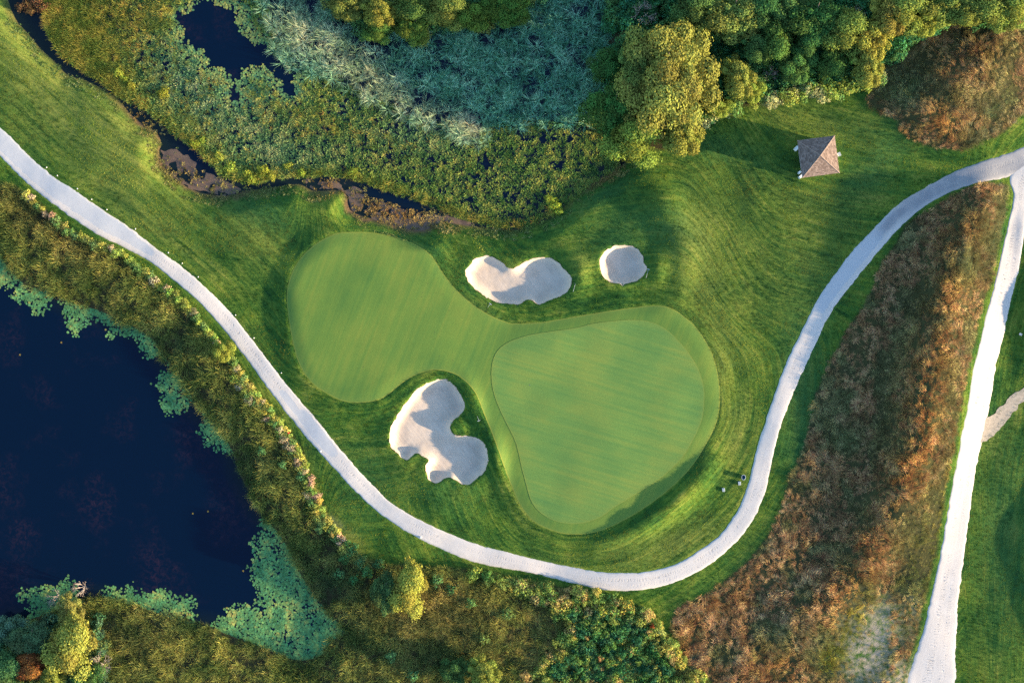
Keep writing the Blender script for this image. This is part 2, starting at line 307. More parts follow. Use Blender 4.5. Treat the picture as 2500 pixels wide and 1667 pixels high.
def mat_path(name, smooth_spots):
    m, n, l = mat(name); P = geo(n)
    uv = n.new('ShaderNodeUVMap').outputs[0]; sp = n.new('ShaderNodeSeparateXYZ'); l.new(uv, sp.inputs[0])
    u, v = sp.outputs[0], sp.outputs[1]
    c = noise(n, l, 8, 4, .75, P); a = noise(n, l, .7, 4, .6, P)
    col = mixc(n, l, a, (.40, .365, .335), (.52, .485, .455))
    col = mixc(n, l, .30, col, mixc(n, l, c, (.55, .55, .55), (1.3, 1.3, 1.3)), 'MULTIPLY')
    # wheel tracks: stretched grain along the path
    cx = n.new('ShaderNodeCombineXYZ'); l.new(math_(n, l, 'MULTIPLY', u, .12), cx.inputs[0]); l.new(math_(n, l, 'MULTIPLY', v, 26), cx.inputs[1])
    tr = noise(n, l, 1.0, 3, .6, cx.outputs[0])
    col = mixc(n, l, ramp(n, l, tr, [(.40, 0), (.62, .6)]), col, (.40, .365, .335))
    # tread prints: cross ribs inside two wheel bands, broken up by noise
    wv = math_(n, l, 'SINE', math_(n, l, 'MULTIPLY', math_(n, l, 'ADD', u, math_(n, l, 'MULTIPLY', a, 1.6)), 15.0))
    def band(center, wd):
        d = math_(n, l, 'ABSOLUTE', math_(n, l, 'SUBTRACT', v, center)); return ramp(n, l, d, [(wd*.6, 1.0), (wd, 0.0)])
    bd = math_(n, l, 'MAXIMUM', band(.42, .10), math_(n, l, 'MULTIPLY', band(.70, .08), .6))
    lo = noise(n, l, .09, 2, .5, P)
    bd = math_(n, l, 'MULTIPLY', bd, math_(n, l, 'MULTIPLY', ramp(n, l, lo, [(.40, 0), (.52, 1)]), ramp(n, l, noise(n, l, 1.1, 3, .6, P), [(.42, .1), (.58, 1)])))
    tread = math_(n, l, 'MULTIPLY', bd, ramp(n, l, wv, [(.45, 0), (.75, 1)]))
    col = mixc(n, l, math_(n, l, 'MULTIPLY', tread, .75), col, (.27, .25, .235))
    wet = attr(n, 'wet').outputs['Fac']
    wm = ramp(n, l, math_(n, l, 'ADD', wet, math_(n, l, 'MULTIPLY', math_(n, l, 'SUBTRACT', noise(n, l, 1.6, 4, .7, P), .5), .5)), [(.46, 0), (.56, 1)])
    col = mixc(n, l, wm, col, mixc(n, l, a, (.33, .335, .345), (.37, .375, .385)))
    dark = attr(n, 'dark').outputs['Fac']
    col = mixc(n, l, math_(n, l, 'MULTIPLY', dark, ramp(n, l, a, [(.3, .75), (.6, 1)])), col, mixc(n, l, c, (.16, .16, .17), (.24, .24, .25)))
    bh = math_(n, l, 'SUBTRACT', math_(n, l, 'MULTIPLY', c, .6), math_(n, l, 'MULTIPLY', tread, 1.2))
    bh = math_(n, l, 'MULTIPLY', bh, math_(n, l, 'SUBTRACT', 1.0, math_(n, l, 'MULTIPLY', wm, .9)))
    finish(n, l, col, .9, bh, .45, .04, .2); return m
def mat_water():
    m, n, l = mat('pond_water'); P = geo(n)
    a = noise(n, l, .10, 3, .6, P); b = noise(n, l, 1.4, 5, .75, P, .8)
    f = math_(n, l, 'MULTIPLY', ramp(n, l, a, [(.5, 0), (.68, 1)]), ramp(n, l, b, [(.46, 0), (.75, .8)]))
    col = mixc(n, l, f, (.0001, .0045, .0165), (.030, .014, .024))
    e = attr(n, 'edge').outputs['Fac']; col = mixc(n, l, ramp(n, l, math_(n, l, 'MULTIPLY', e, .1), [(.38, .8), (.75, 0)]), col, (.006, .012, .010))
    p = finish(n, l, col, .04, noise(n, l, 3, 2, .5, P), .03, .02, .35); p.inputs['IOR'].default_value = 1.33; return m
def mat_mud():
    m, n, l = mat('wet_mud'); P = geo(n)
    a = noise(n, l, .5, 4, .6, P); c = noise(n, l, 6, 4, .75, P)
    col = mixc(n, l, a, (.05, .034, .024), (.14, .085, .052)); col = mixc(n, l, .6, col, mixc(n, l, c, (.3, .3, .3), (1.6, 1.5, 1.3)), 'MULTIPLY')
    finish(n, l, col, ramp(n, l, a, [(.4, .25), (.6, .8)]), c, .6, .05, .5); return m
def mat_plant(name, src='INSTANCER', trans=.35, gain=1.0, v0=.55, v1=.95):
    """plant tissue: tint per plant, small variation per leaf"""
    m, n, l = mat(name)
    if src == 'OBJECT': tint = n.new('ShaderNodeObjectInfo').outputs['Color']
    else: tint = attr(n, 'tint', src).outputs['Color']
    lv = attr(n, 'lv').outputs['Fac']
    hs = N(n, 'ShaderNodeHueSaturation'); l.new(tint, hs.inputs['Color'])
    l.new(math_(n, l, 'ADD', .465, math_(n, l, 'MULTIPLY', lv, .07)), hs.inputs['Hue'])
    l.new(math_(n, l, 'ADD', v0*gain, math_(n, l, 'MULTIPLY', lv, v1*gain)), hs.inputs['Value'])
    hs.inputs['Saturation'].default_value = 1.0
    d = n.new('ShaderNodeBsdfDiffuse'); t = n.new('ShaderNodeBsdfTranslucent'); mx = n.new('ShaderNodeMixShader'); o = n.new('ShaderNodeOutputMaterial')
    l.new(hs.outputs[0], d.inputs[0]); l.new(hs.outputs[0], t.inputs[0]); mx.inputs[0].default_value = trans
    l.new(d.outputs[0], mx.inputs[1]); l.new(t.outputs[0], mx.inputs[2]); l.new(mx.outputs[0], o.inputs[0]); return m
def mat_plain(name, col, rough=.7, nscale=6, amt=.25, spec=.3):
    m, n, l = mat(name); P = n.new('ShaderNodeTexCoord').outputs['Object']
    c = noise(n, l, nscale, 4, .7, P)
    k = mixc(n, l, 1.0, col, mixc(n, l, c, (1-amt,)*3, (1+amt,)*3), 'MULTIPLY')
    finish(n, l, k, rough, c, .2, .01, spec); return m
M_GROUND = mat_ground()
M_APRON = mat_fine('apron_turf', (.058, .130, .022), (.088, .155, .023), (.125, .172, .025), -1.2, True, True)
M_GREEN = mat_fine('putting_turf', (.066, .155, .035), (.098, .180, .036), (.145, .200, .036), .28, True, False)
M_SAND, M_WATER, M_MUD = mat_sand(), mat_water(), mat_mud()
M_PATH = mat_path('path_gravel', True)
M_REED = mat_plant('reed_blades'); M_LEAF = mat_plant('marsh_leaves'); M_PAD = mat_plant('lily_leaf', trans=.1)
M_TREE = mat_plant('tree_leaves', 'OBJECT', .22); M_TURF = mat_plant('turf_blades', trans=.3, v0=.75, v1=.5)
M_BARK = mat_plain('bark', (.16, .12, .09), .9); M_DEAD = mat_plain('dead_wood', (.34, .28, .24), .9)

# ------------------------------------------------------------------ object helpers
def link(o, parent=None):
    COL.objects.link(o)
    if parent is not None: o.parent = parent
    return o
def tag(o, label=None, cat=None, group=None, kind=None):
    if label: o['label'] = label
    if cat: o['category'] = cat
    if group: o['group'] = group
    if kind: o['kind'] = kind
    return o
def mesh_np(name, V, F, m=None, smooth=True):
    """V (n,3), F list of quads/tris or int array (k,3|4)"""
    me = D.meshes.new(name)
    if isinstance(F, np.ndarray):
        k = F.shape[1]; me.vertices.add(len(V)); me.vertices.foreach_set('co', np.asarray(V, np.float32).ravel())
        me.loops.add(F.size); me.loops.foreach_set('vertex_index', F.astype(np.int32).ravel())
        me.polygons.add(len(F)); me.polygons.foreach_set('loop_start', np.arange(0, F.size, k, dtype=np.int32))
        me.update(calc_edges=True)
    else: me.from_pydata([tuple(v) for v in V], [], F)
    if smooth: me.polygons.foreach_set('use_smooth', np.ones(len(me.polygons), bool))
    if m: me.materials.append(m)
    return me
def add_attr(me, name, vals, typ='FLOAT', dom='POINT'):
    a = me.attributes.new(name, typ, dom)
    key = {'FLOAT': 'value', 'INT': 'value', 'FLOAT_VECTOR': 'vector', 'FLOAT_COLOR': 'color'}[typ]
    a.data.foreach_set(key, np.asarray(vals, np.int32 if typ == 'INT' else np.float32).ravel())
def clip_sheet(name, sdf, zfun, bbox, step, m, kind='structure', edge=True):
    """grid sheet over bbox kept where sdf<0, cut along sdf=0"""
    xs = np.arange(bbox[0]-step, bbox[2]+2*step, step); ys = np.arange(bbox[1]-step, bbox[3]+2*step, step)
    X, Y = np.meshgrid(xs, ys, indexing='ij'); Dg = sdf(X, Y); nx, ny = X.shape
    Dg = np.where(np.abs(Dg) < 1e-4, -1e-4, Dg)
    idx = np.full(X.shape, -1, int); ins = Dg < 0; idx[ins] = np.arange(ins.sum())
    pts = [np.stack([X[ins], Y[ins]], 1)]; ds = [Dg[ins]]; n0 = int(ins.sum()); extra = []; ed = {}
    def cut(i0, j0, i1, j1):
        k = (i0, j0, i1, j1) if (i0, j0) < (i1, j1) else (i1, j1, i0, j0)
        if k in ed: return ed[k]
        a, b = Dg[k[0], k[1]], Dg[k[2], k[3]]; t = a/(a-b)
        extra.append((X[k[0], k[1]]*(1-t)+X[k[2], k[3]]*t, Y[k[0], k[1]]*(1-t)+Y[k[2], k[3]]*t))
        ed[k] = n0+len(extra)-1; return ed[k]
    cnt = ins[:-1, :-1].astype(int)+ins[1:, :-1]+ins[1:, 1:]+ins[:-1, 1:]
    full = np.argwhere(cnt == 4); faces = [[idx[i, j], idx[i+1, j], idx[i+1, j+1], idx[i, j+1]] for i, j in full]
    for i, j in np.argwhere((cnt > 0) & (cnt < 4)):
        c = [(i, j), (i+1, j), (i+1, j+1), (i, j+1)]; f = []
        for k in range(4):
            a, b = c[k], c[(k+1) % 4]
            if ins[a]: f.append(int(idx[a]))
            if ins[a] != ins[b]: f.append(cut(*a, *b))
        if len(f) > 2: faces.append(f)
    P = np.vstack(pts+([np.array(extra)] if extra else [])); dd = np.concatenate(ds+[np.zeros(len(extra))])
    Z = zfun(P[:, 0], P[:, 1])
    me = mesh_np(name, np.column_stack([P, Z]), [[int(v) for v in f] for f in faces], m)
    if edge: add_attr(me, 'edge', -dd)
    o = D.objects.new(name, me); link(o)
    if kind: o['kind'] = kind
    return o
def bbox(P): return (*P.min(0), *P.max(0))

# ------------------------------------------------------------------ ground sheet
st = .30
core_x = np.arange(-92, 92+st, st); core_y = np.arange(-66, 66+st, st)
def grow(c):
    e = np.cumsum(.5*1.28**np.arange(26)); return np.concatenate([c[0]-e[::-1], c, c[-1]+e])
gx, gy = grow(core_x), grow(core_y)
X, Y = np.meshgrid(gx, gy, indexing='ij'); F0 = fields(X, Y); Z = height(X, Y, F0)
rough_lip = .10*sstep(0, .25, F0['apron'])*sstep(3, .6, F0['apron'])
dpath = poly_sdf(X, Y, P_PATH, 6); droad = poly_sdf(X, Y, P_ROAD, 6)
Z = Z+rough_lip-.05*sstep(.15, -.5, np.minimum(dpath, droad))
nx, ny = X.shape
I = np.arange(nx*ny).reshape(nx, ny)
Fq = np.stack([I[:-1, :-1], I[1:, :-1], I[1:, 1:], I[:-1, 1:]], -1).reshape(-1, 4)
me = mesh_np('ground', np.stack([X, Y, Z], -1).reshape(-1, 3), Fq, M_GROUND)
def spots(L):
    o = np.zeros(X.shape)
    for a, b, r1, r2, an, hh in L:
        c = W(a, b); an = math.radians(-an); dx = X-c[0]; dy = Y-c[1]
        u = (dx*math.cos(an)+dy*math.sin(an))/(r1*S); v = (-dx*math.sin(an)+dy*math.cos(an))/(r2*S)
        o += hh*np.exp(-(u*u+v*v))
    return np.clip(o, 0, 1)
n1 = fbm(X*.5, Y*.5, 21, 3)
dveg = np.minimum(poly_sdf(X, Y, P_VEGB, 6), np.minimum(poly_sdf(X, Y, P_FOREST, 6), F0['lake']))
dmead = np.minimum(poly_sdf(X, Y, P_MEADOW, 6), poly_sdf(X, Y, P_MEADOW2, 6))
soil = np.maximum(sstep(.3, -.5, dveg+(n1-.5)), sstep(.3, -.4, dmead+(n1-.5))*.9)
soil = np.maximum(soil, sstep(.2, -.3, F0['marsh']))
mud = sstep(.9, .0, F0['marsh']+(n1-.5)*1.8)*np.clip(.35+spots([(470,430,120,60,20,1),(350,290,60,50,40,.8),(950,520,160,50,12,1),(1480,420,60,30,-35,.9)]), 0, 1)
DRY_LIT = [(150,230,330,90,45,.7),(60,120,60,160,0,.55),(400,330,60,40,40,.6),(640,600,110,50,40,.5),(1690,600,60,120,0,.75),(1750,900,60,160,0,.5),(1290,1230,40,60,0,.9),(1650,1330,160,40,-25,.5),(2000,560,120,130,0,.4),(1950,300,120,30,15,.5),(1250,540,90,20,-10,.3),(1800,1080,40,120,0,.6),(700,1000,60,30,40,.35),(1420,640,30,40,0,.7),(1250,655,30,15,0,.7),(860,1310,60,14,45,.9),(760,1190,20,90,0,.4),(330,520,300,26,36,.5),(300,330,300,130,42,.45),(1800,620,160,260,0,.35),(1550,1340,300,40,-8,.4),(2050,300,150,60,10,.3)]  # dry grass tint, laid also where sunlit slopes look brighter
dry = spots(DRY_LIT)
SHADE_SPOTS = [(640,520,90,40,15,.9),(1000,600,110,40,20,.7),(1550,560,160,70,0,.75),(1180,780,140,40,30,.6),(2120,430,90,50,-40,.9),(1960,1000,60,300,0,1),(1850,1420,160,60,-40,1),(900,1150,90,70,40,.6),(1100,1200,100,60,0,.5),(2450,1300,70,300,0,.9),(1750,370,160,40,15,.6),(840,1280,60,60,0,.4),(240,90,120,20,50,.6),(450,380,140,20,45,.4),(1480,470,120,20,-30,.7),(2150,330,120,60,0,.4)]  # dark blue-green tint painting shade on the rough
shade_tint = spots(SHADE_SPOTS)
bare = spots([(2110,1600,60,90,0,1),(2160,1520,40,60,0,.8),(2200,1660,40,50,0,.8),(1690,1640,25,30,0,.8),(2230,1490,14,50,0,.4),(820,1275,20,8,45,.6)])
def mowc(x, y, nn):
    a = poly_sdf(x, y, P_APRON, 60); b = poly_sdf(x, y, P_PATH, 60); k = sstep(-24, -34, x)
    r = sstep(24, 40, x)*sstep(-4, 8, y); c = .35*x+.94*y-.004*(x-30)**2
    e = sstep(66, 70, x); return ((a*(1-k)-b*k)*(1-r)+c*r)*(1-e)+poly_sdf(x, y, P_ROAD, 40)*e+1.6*fbm(x*.09, y*.09, 22, 2)
mow = mowc(X, Y, n1)
for nm, v in (('soil', soil*(1-bare)), ('mud', mud), ('dry', dry), ('shade_tint', shade_tint), ('bare', bare), ('mow', mow)): add_attr(me, nm, v.ravel())
ground = D.objects.new('ground', me); link(ground)
tag(ground, 'rolling mown grass ground of the golf course', 'ground', kind='structure')

# ------------------------------------------------------------------ fine turf, sand, water, mud
def jit(P, amp, fr, seed, grow=0.0):
    return lambda x, y: poly_sdf(x, y, P, 5)+amp*(fbm(x*fr, y*fr, seed, 2)-.5)*2-grow
def zoff(o): return lambda x, y: height(x, y)+o
o = clip_sheet('fairway_apron', jit(P_APRON, .03, 2, 31), zoff(.03), bbox(P_APRON), .3, M_APRON)
tag(o, 'closely mown two-lobed apron of lighter green turf round the putting green', 'apron')
o = clip_sheet('putting_green', jit(P_GREEN, .02, 2, 32), zoff(.055), bbox(P_GREEN), .3, M_GREEN)
tag(o, 'large smooth pear-shaped putting green with faint diagonal mowing lines', 'putting green')
for i, (p, lb) in enumerate(zip(P_B, ('two-lobed sand bunker above the neck of the green', 'small round sand bunker all in shade beside the grass mound', 'large curving sand bunker left of the putting green'))):
    def zs(x, y): 
        d = poly_sdf(x, y, P_B[i], 5); return height(x, y, None, False)+.02+.035*(fbm(x*1.5, y*1.5, 41, 3)-.5)*sstep(0, -1, d)
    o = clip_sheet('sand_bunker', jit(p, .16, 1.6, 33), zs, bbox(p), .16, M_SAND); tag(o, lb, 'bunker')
o = clip_sheet('lake', lambda x, y: poly_sdf(x, y, P_LAKE, 8)-4, lambda x, y: x*0+WL, bbox(P_LAKE), 1.2, M_WATER); tag(o, 'dark navy lake water', 'lake')
o = clip_sheet('marsh_pond', lambda x, y: poly_sdf(x, y, P_MARSH, 8)-3, lambda x, y: x*0+WL, bbox(P_MARSH), 1.2, M_WATER); tag(o, 'dark marsh water showing between plants', 'pond')
for p, lb in ((MUD_A, 'brown mud flat at the left bend of the marsh bank'), (MUD_B, 'long brown weedy mud flat above the green')):
    P = poly(p, WL, 3); o = clip_sheet('mud_flat', jit(P, .6, .8, 35), lambda x, y: WL+.012+.10*(fbm(x*.7, y*.7, 36, 3)-.5), bbox(P), .3, M_MUD); tag(o, lb, 'mud')

# ------------------------------------------------------------------ paths
def ribbon(name, A, B, m, label, wet, dark, nt=17, ds=.28):
    A = unproj(smooth_open(A, 4))[:, :2]; B = unproj(smooth_open(B, 4))[:, :2]
    def rs(P, n):
        s = np.concatenate([[0], np.cumsum(np.hypot(*np.diff(P, axis=0).T))]); q = np.linspace(0, s[-1], n)
        return np.column_stack([np.interp(q, s, P[:, 0]), np.interp(q, s, P[:, 1])]), s[-1]
    # pair the edges by nearest arc fraction
    _, LA = rs(A, 2); n = int(LA/ds); a, _ = rs(A, n); b0, _ = rs(B, n*3)
    b = []; j = 0
    for p in a:
        k = j+int(np.argmin(np.hypot(*(b0[j:j+40]-p).T))) if j < len(b0)-1 else j
        j = max(j, k); b.append(b0[j])
    b = np.array(b); ker = np.ones(15)/15
    b = np.column_stack([np.convolve(np.pad(b[:, c], 7, 'edge'), ker, 'valid') for c in (0, 1)])
    e1 = (fbm(a[:, 0]*1.2, a[:, 1]*1.2, 51, 3)-.5)*.10+(vnoise(a[:, 0]*5, a[:, 1]*5, 55)-.5)*.03
    e2 = (fbm(b[:, 0]*1.2, b[:, 1]*1.2, 52, 3)-.5)*.10+(vnoise(b[:, 0]*5, b[:, 1]*5, 56)-.5)*.03
    t = np.linspace(0, 1, nt)[None, :]
    tt = t*(1+e1[:, None]-0+e2[:, None])-e1[:, None]
    Px = a[:, 0][:, None]*(1-tt)+b[:, 0][:, None]*tt; Py = a[:, 1][:, None]*(1-tt)+b[:, 1][:, None]*tt
    crown = .07*(1-(2*t-1)**4); crown[:, 0] = -.10; crown[:, -1] = -.10
    Pz = height(Px, Py)+crown+.012*(vnoise(Px*2.5, Py*2.5, 57)-.5)
    n = len(a); I = np.arange(n*nt).reshape(n, nt)
    Fq = np.stack([I[:-1, :-1], I[:-1, 1:], I[1:, 1:], I[1:, :-1]], -1).reshape(-1, 4)
    me = mesh_np(name, np.stack([Px, Py, Pz], -1).reshape(-1, 3), Fq, m)
    u = np.repeat(np.arange(n)*ds, nt).reshape(n, nt); v = np.repeat(t, n, 0)
    uvl = me.uv_layers.new(name='UVMap'); li = Fq.ravel()
    uvl.data.foreach_set('uv', np.column_stack([u.ravel()[li], v.ravel()[li]]).astype(np.float32).ravel())
    def field(L, amp=1):
        q = np.zeros(Px.shape)
        for (x0, y0, r, vc, vw) in L:
            c = W(x0, y0); d = np.hypot(Px-c[0], Py-c[1])/(r*S)
            q = np.maximum(q, np.exp(-d**4)*np.exp(-((v-vc)/vw)**4))
        return q
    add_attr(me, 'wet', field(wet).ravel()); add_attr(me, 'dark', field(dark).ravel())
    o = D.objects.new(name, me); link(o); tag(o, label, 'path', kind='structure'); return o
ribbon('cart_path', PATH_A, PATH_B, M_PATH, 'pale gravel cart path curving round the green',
       [(0,340,130,.40,.42),(110,450,150,.38,.40),(230,540,130,.40,.36),(330,590,60,.45,.28),(770,1060,80,.45,.33),(700,985,40,.5,.2),(2100,630,90,.36,.40),(2040,715,70,.36,.36),(2170,560,50,.3,.3)],
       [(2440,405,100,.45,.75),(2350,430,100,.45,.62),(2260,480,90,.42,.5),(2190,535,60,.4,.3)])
ribbon('gravel_road', ROAD_A, ROAD_B, M_PATH, 'straight white gravel road at the right edge', [], [])
M_STRIP = mat_path('strip_gravel', False)
def dz(x, y): return height(x, y)+.04
o = clip_sheet('stony_strip', jit(P_STRIP, .35, 1.0, 37), dz, bbox(P_STRIP), .25, mat_plain('stony_soil', (.34, .28, .21), .95, 3, .6)); tag(o, 'narrow stony strip of bare soil joining the gravel road', 'path')

# ------------------------------------------------------------------ plant prototypes (kept out of the scene, only scattered)
def blade_mesh(name, m, specs):
    """specs: list of (base xyz, azimuth, lean0, curl, length, width, segs, tint value)"""
    V = []; Fc = []; lv = []
    for (b, azm, lean, curl, L, wd, sg, t) in specs:
        p = np.array(b, float); d = np.array([math.cos(azm), math.sin(azm)]); side = np.array([-d[1], d[0], 0])
        i0 = len(V); th = lean
        for k in range(sg+1):
            f = k/sg; ww = wd*(1-f**1.5)*(.55+.45*min(1, 3*f+.4))
            if k == sg: ww = wd*.08
            V.append(p-side*ww/2); V.append(p+side*ww/2); lv += [t, t]
            p = p+np.array([d[0]*math.sin(th), d[1]*math.sin(th), math.cos(th)])*L/sg; th += curl/sg
        for k in range(sg):
            a = i0+2*k; Fc.append([a, a+1, a+3, a+2])
    me = mesh_np(name, np.array(V), Fc, m, smooth=False); add_attr(me, 'lv', lv)
    return D.objects.new(name, me)
rr = random.Random(5)
def tuft(name, m, n, rad, L, wd, lean, curl, sg=3, az0=None, spread=math.pi):
    sp = []
    for i in range(n):
        a = rr.uniform(-math.pi, math.pi); r = rad*math.sqrt(rr.random())
        azm = (a if az0 is None else az0)+rr.uniform(-1, 1)*(spread if az0 is not None else .6)
        sp.append(((r*math.cos(a), r*math.sin(a), 0), azm, rr.uniform(*lean), rr.uniform(*curl), L*rr.uniform(.65, 1.1), wd*rr.uniform(.7, 1.2), sg, rr.random()))
    return blade_mesh(name, m, sp)
def leafball(name, m, n, rad, zc, lw, flat=.7, core=.35, lv0=(0, 1)):
    """n leaf faces spread over a lumpy ball"""
    V = []; Fc = []; lv = []
    for i in range(n):
        d = Vector((rr.gauss(0, 1), rr.gauss(0, 1), abs(rr.gauss(0, 1))*.9-.15)).normalized()
        r = rad*rr.uniform(core, 1.0)**.5*(1+.25*math.sin(5*d.x+3*d.y+rr.random()))
        p = Vector((d.x*r, d.y*r, zc+d.z*r*flat))
        nn = (d+Vector((rr.gauss(0, .5), rr.gauss(0, .5), rr.gauss(0, .5)+.3))).normalized()
        t = nn.orthogonal().normalized(); t.rotate(Matrix.Rotation(rr.uniform(0, 6.28), 3, nn)); b = nn.cross(t)
        s = lw*rr.uniform(.6, 1.25); i0 = len(V)
        V += [p-t*s, p+b*s*.5, p+t*s, p-b*s*.5]; Fc.append([i0, i0+1, i0+2, i0+3]); q = rr.uniform(*lv0); lv += [q]*4
    me = mesh_np(name, np.array([tuple(v) for v in V]), Fc, m, smooth=False); add_attr(me, 'lv', lv); return me
def coll(name, obs):
    c = D.collections.new(name)
    for o in obs: c.objects.link(o)
    return c
C_REED = coll('reed_kinds', [tuft('reed%d' % i, M_REED, 14, .24, 1.8, .055, (.1, .5), (.3, 1.0), 4) for i in range(4)])
C_PHR = coll('phragmites_kinds', [tuft('phrag%d' % i, M_REED, 18, .18, 1.7, .065, (.2, .85), (.5, 1.3), 4) for i in range(4)])
C_GRASS = coll('long_grass_kinds', [tuft('grass%d' % i, M_REED, 18, .36, .95, .038, (.5, 1.1), (.3, .9), 3, 0.0, .6) for i in range(4)])
C_EMER = coll('marsh_leaf_kinds', [tuft('emer%d' % i, M_LEAF, 11, .20, .55, .13, (.3, .9), (.3, 1.1), 2) for i in range(4)])
C_TURF = coll('turf_tuft_kinds', [tuft('turf%d' % i, M_TURF, 8, .12, .16, .036, (.3, .95), (.1, .6), 2) for i in range(4)])
def pad_obj(i):
    V = [(0, 0, .0)]; lv = [rr.random()*.5+.25]; n = 12
    for k in range(n+1):
        a = .22+(6.28-.44)*k/n; r = 1.0*(1+.06*math.sin(3*a+i)); V.append((r*math.cos(a), r*math.sin(a), .03+.015*math.sin(2*a+i))); lv.append(lv[0])
    me = mesh_np('pad%d' % i, np.array(V), [[0, k+1, k+2] for k in range(n)], M_PAD); add_attr(me, 'lv', lv); return D.objects.new('pad%d' % i, me)
C_PAD = coll('lily_kinds', [pad_obj(i) for i in range(4)])

def gn_group(c):
    g = D.node_groups.new('scatter_'+c.name, 'GeometryNodeTree')
    g.interface.new_socket('Geometry', in_out='INPUT', socket_type='NodeSocketGeometry'); g.interface.new_socket('Geometry', in_out='OUTPUT', socket_type='NodeSocketGeometry')
    n, l = g.nodes, g.links
    gi, go = n.new('NodeGroupInput'), n.new('NodeGroupOutput')
    ci = n.new('GeometryNodeCollectionInfo'); ci.inputs[0].default_value = c; ci.inputs['Separate Children'].default_value = True; ci.inputs['Reset Children'].default_value = True
    ip = n.new('GeometryNodeInstanceOnPoints'); ip.inputs['Pick Instance'].default_value = True
    def na(name, t):
        a = n.new('GeometryNodeInputNamedAttribute'); a.data_type = t; a.inputs[0].default_value = name; return a.outputs[0]
    l.new(gi.outputs[0], ip.inputs['Points']); l.new(ci.outputs[0], ip.inputs['Instance'])
    l.new(na('idx', 'INT'), ip.inputs['Instance Index']); l.new(na('scl', 'FLOAT_VECTOR'), ip.inputs['Scale'])
    e = n.new('FunctionNodeEulerToRotation'); l.new(na('rot', 'FLOAT_VECTOR'), e.inputs[0]); l.new(e.outputs[0], ip.inputs['Rotation'])
    l.new(ip.outputs[0], go.inputs[0]); return g
GROUPS = {}
def scatter(name, c, pts, rot, scl, tint, label, cat, nk=4):
    n = len(pts); me = D.meshes.new(name); me.vertices.add(n); me.vertices.foreach_set('co', np.asarray(pts, np.float32).ravel())
    add_attr(me, 'rot', rot, 'FLOAT_VECTOR'); add_attr(me, 'scl', scl if np.ndim(scl) == 2 else np.repeat(np.asarray(scl)[:, None], 3, 1), 'FLOAT_VECTOR')
    add_attr(me, 'idx', RNG.integers(0, nk, n), 'INT'); add_attr(me, 'tint', np.column_stack([tint, np.ones(n)]), 'FLOAT_COLOR')
    o = D.objects.new(name, me); link(o); tag(o, label, cat, kind='stuff')
    if c.name not in GROUPS: GROUPS[c.name] = gn_group(c)
    md = o.modifiers.new('scatter', 'NODES'); md.node_group = GROUPS[c.name]; return o
def sample(P, dens, grow=0.0):
    lo, hi = P.min(0)-grow, P.max(0)+grow
    lo = np.maximum(lo, (-86, -60)); hi = np.minimum(hi, (86, 60))
    n = int((hi[0]-lo[0])*(hi[1]-lo[1])*dens)
    p = lo+RNG.random((n, 2))*(hi-lo); d = poly_sdf(p[:, 0], p[:, 1], P, 8)
    return p[d < grow], d[d < grow]
def pal(t, stops):
    t = np.clip(t, 0, 1); xs = [s[0] for s in stops]; c = np.array([s[1] for s in stops])
    return np.column_stack([np.interp(t, xs, c[:, k]) for k in range(3)])
def zrot(n, tilt=.12): return np.column_stack([RNG.normal(0, tilt, n), RNG.normal(0, tilt, n), RNG.random(n)*6.283])
def topx(p, z=0):
    k = CH/(CH-z); return 1250+p[:, 0]*k/S, 833.5-p[:, 1]*k/S
def gnd(p): return height(p[:, 0], p[:, 1])
def near(p, L, z=0):
    """weight 0..1 of soft spots given in photo pixels"""
    x, y = topx(p, z); o = np.zeros(len(p))
    for a, b, r1, r2, an, hh in L:
        an = math.radians(an); dx = x-a; dy = y-b
        u = (dx*math.cos(an)+dy*math.sin(an))/r1; v = (-dx*math.sin(an)+dy*math.cos(an))/r2
        o += hh*np.exp(-(u*u+v*v))
    return np.clip(o, 0, 1)

# ------------------------------------------------------------------ lily pads
LILY = {
 'lake': [[(0,602),(40,655),(74,690),(113,705),(120,720),(104,757),(82,757),(68,735),(30,728),(15,700),(-60,690),(-60,590)],
  [(147,720),(170,722),(253,750),(300,775),(342,795),(390,830),(400,860),(360,870),(345,840),(300,815),(275,822),(262,815),(255,790),(235,775),(205,790),(190,808),(162,800),(165,770)],
  [(395,855),(432,886),(465,930),(480,965),(455,975),(447,1000),(405,1003),(390,985),(400,960),(380,945),(385,925),(415,905),(405,880)],
  [(515,1005),(550,1050),(572,1092),(560,1098),(510,1090),(500,1060),(490,1055),(505,1030),(505,1015)],
  [(640,1272),(680,1274),(720,1330),(755,1402),(790,1455),(825,1498),(860,1528),(868,1551),(825,1575),(805,1608),(765,1628),(719,1630),(670,1616),(625,1598),(560,1574),(500,1548),(530,1515),(565,1490),(600,1482),(625,1490),(645,1508),(655,1505),(645,1490),(640,1475),(620,1472),(635,1445),(620,1420),(615,1385),(630,1355),(612,1325),(635,1310),(640,1290)],
  [(258,1445),(275,1443),(300,1450),(320,1432),(330,1445),(365,1450),(385,1437),(400,1440),(420,1465),(460,1465),(470,1475),(462,1490),(475,1515),(470,1545),(408,1525),(357,1507),(298,1490),(262,1485)],
  [(60,1445),(95,1430),(130,1430),(160,1415),(180,1420),(185,1440),(180,1500),(120,1520),(90,1535),(70,1510),(75,1470),(55,1460)]],
}
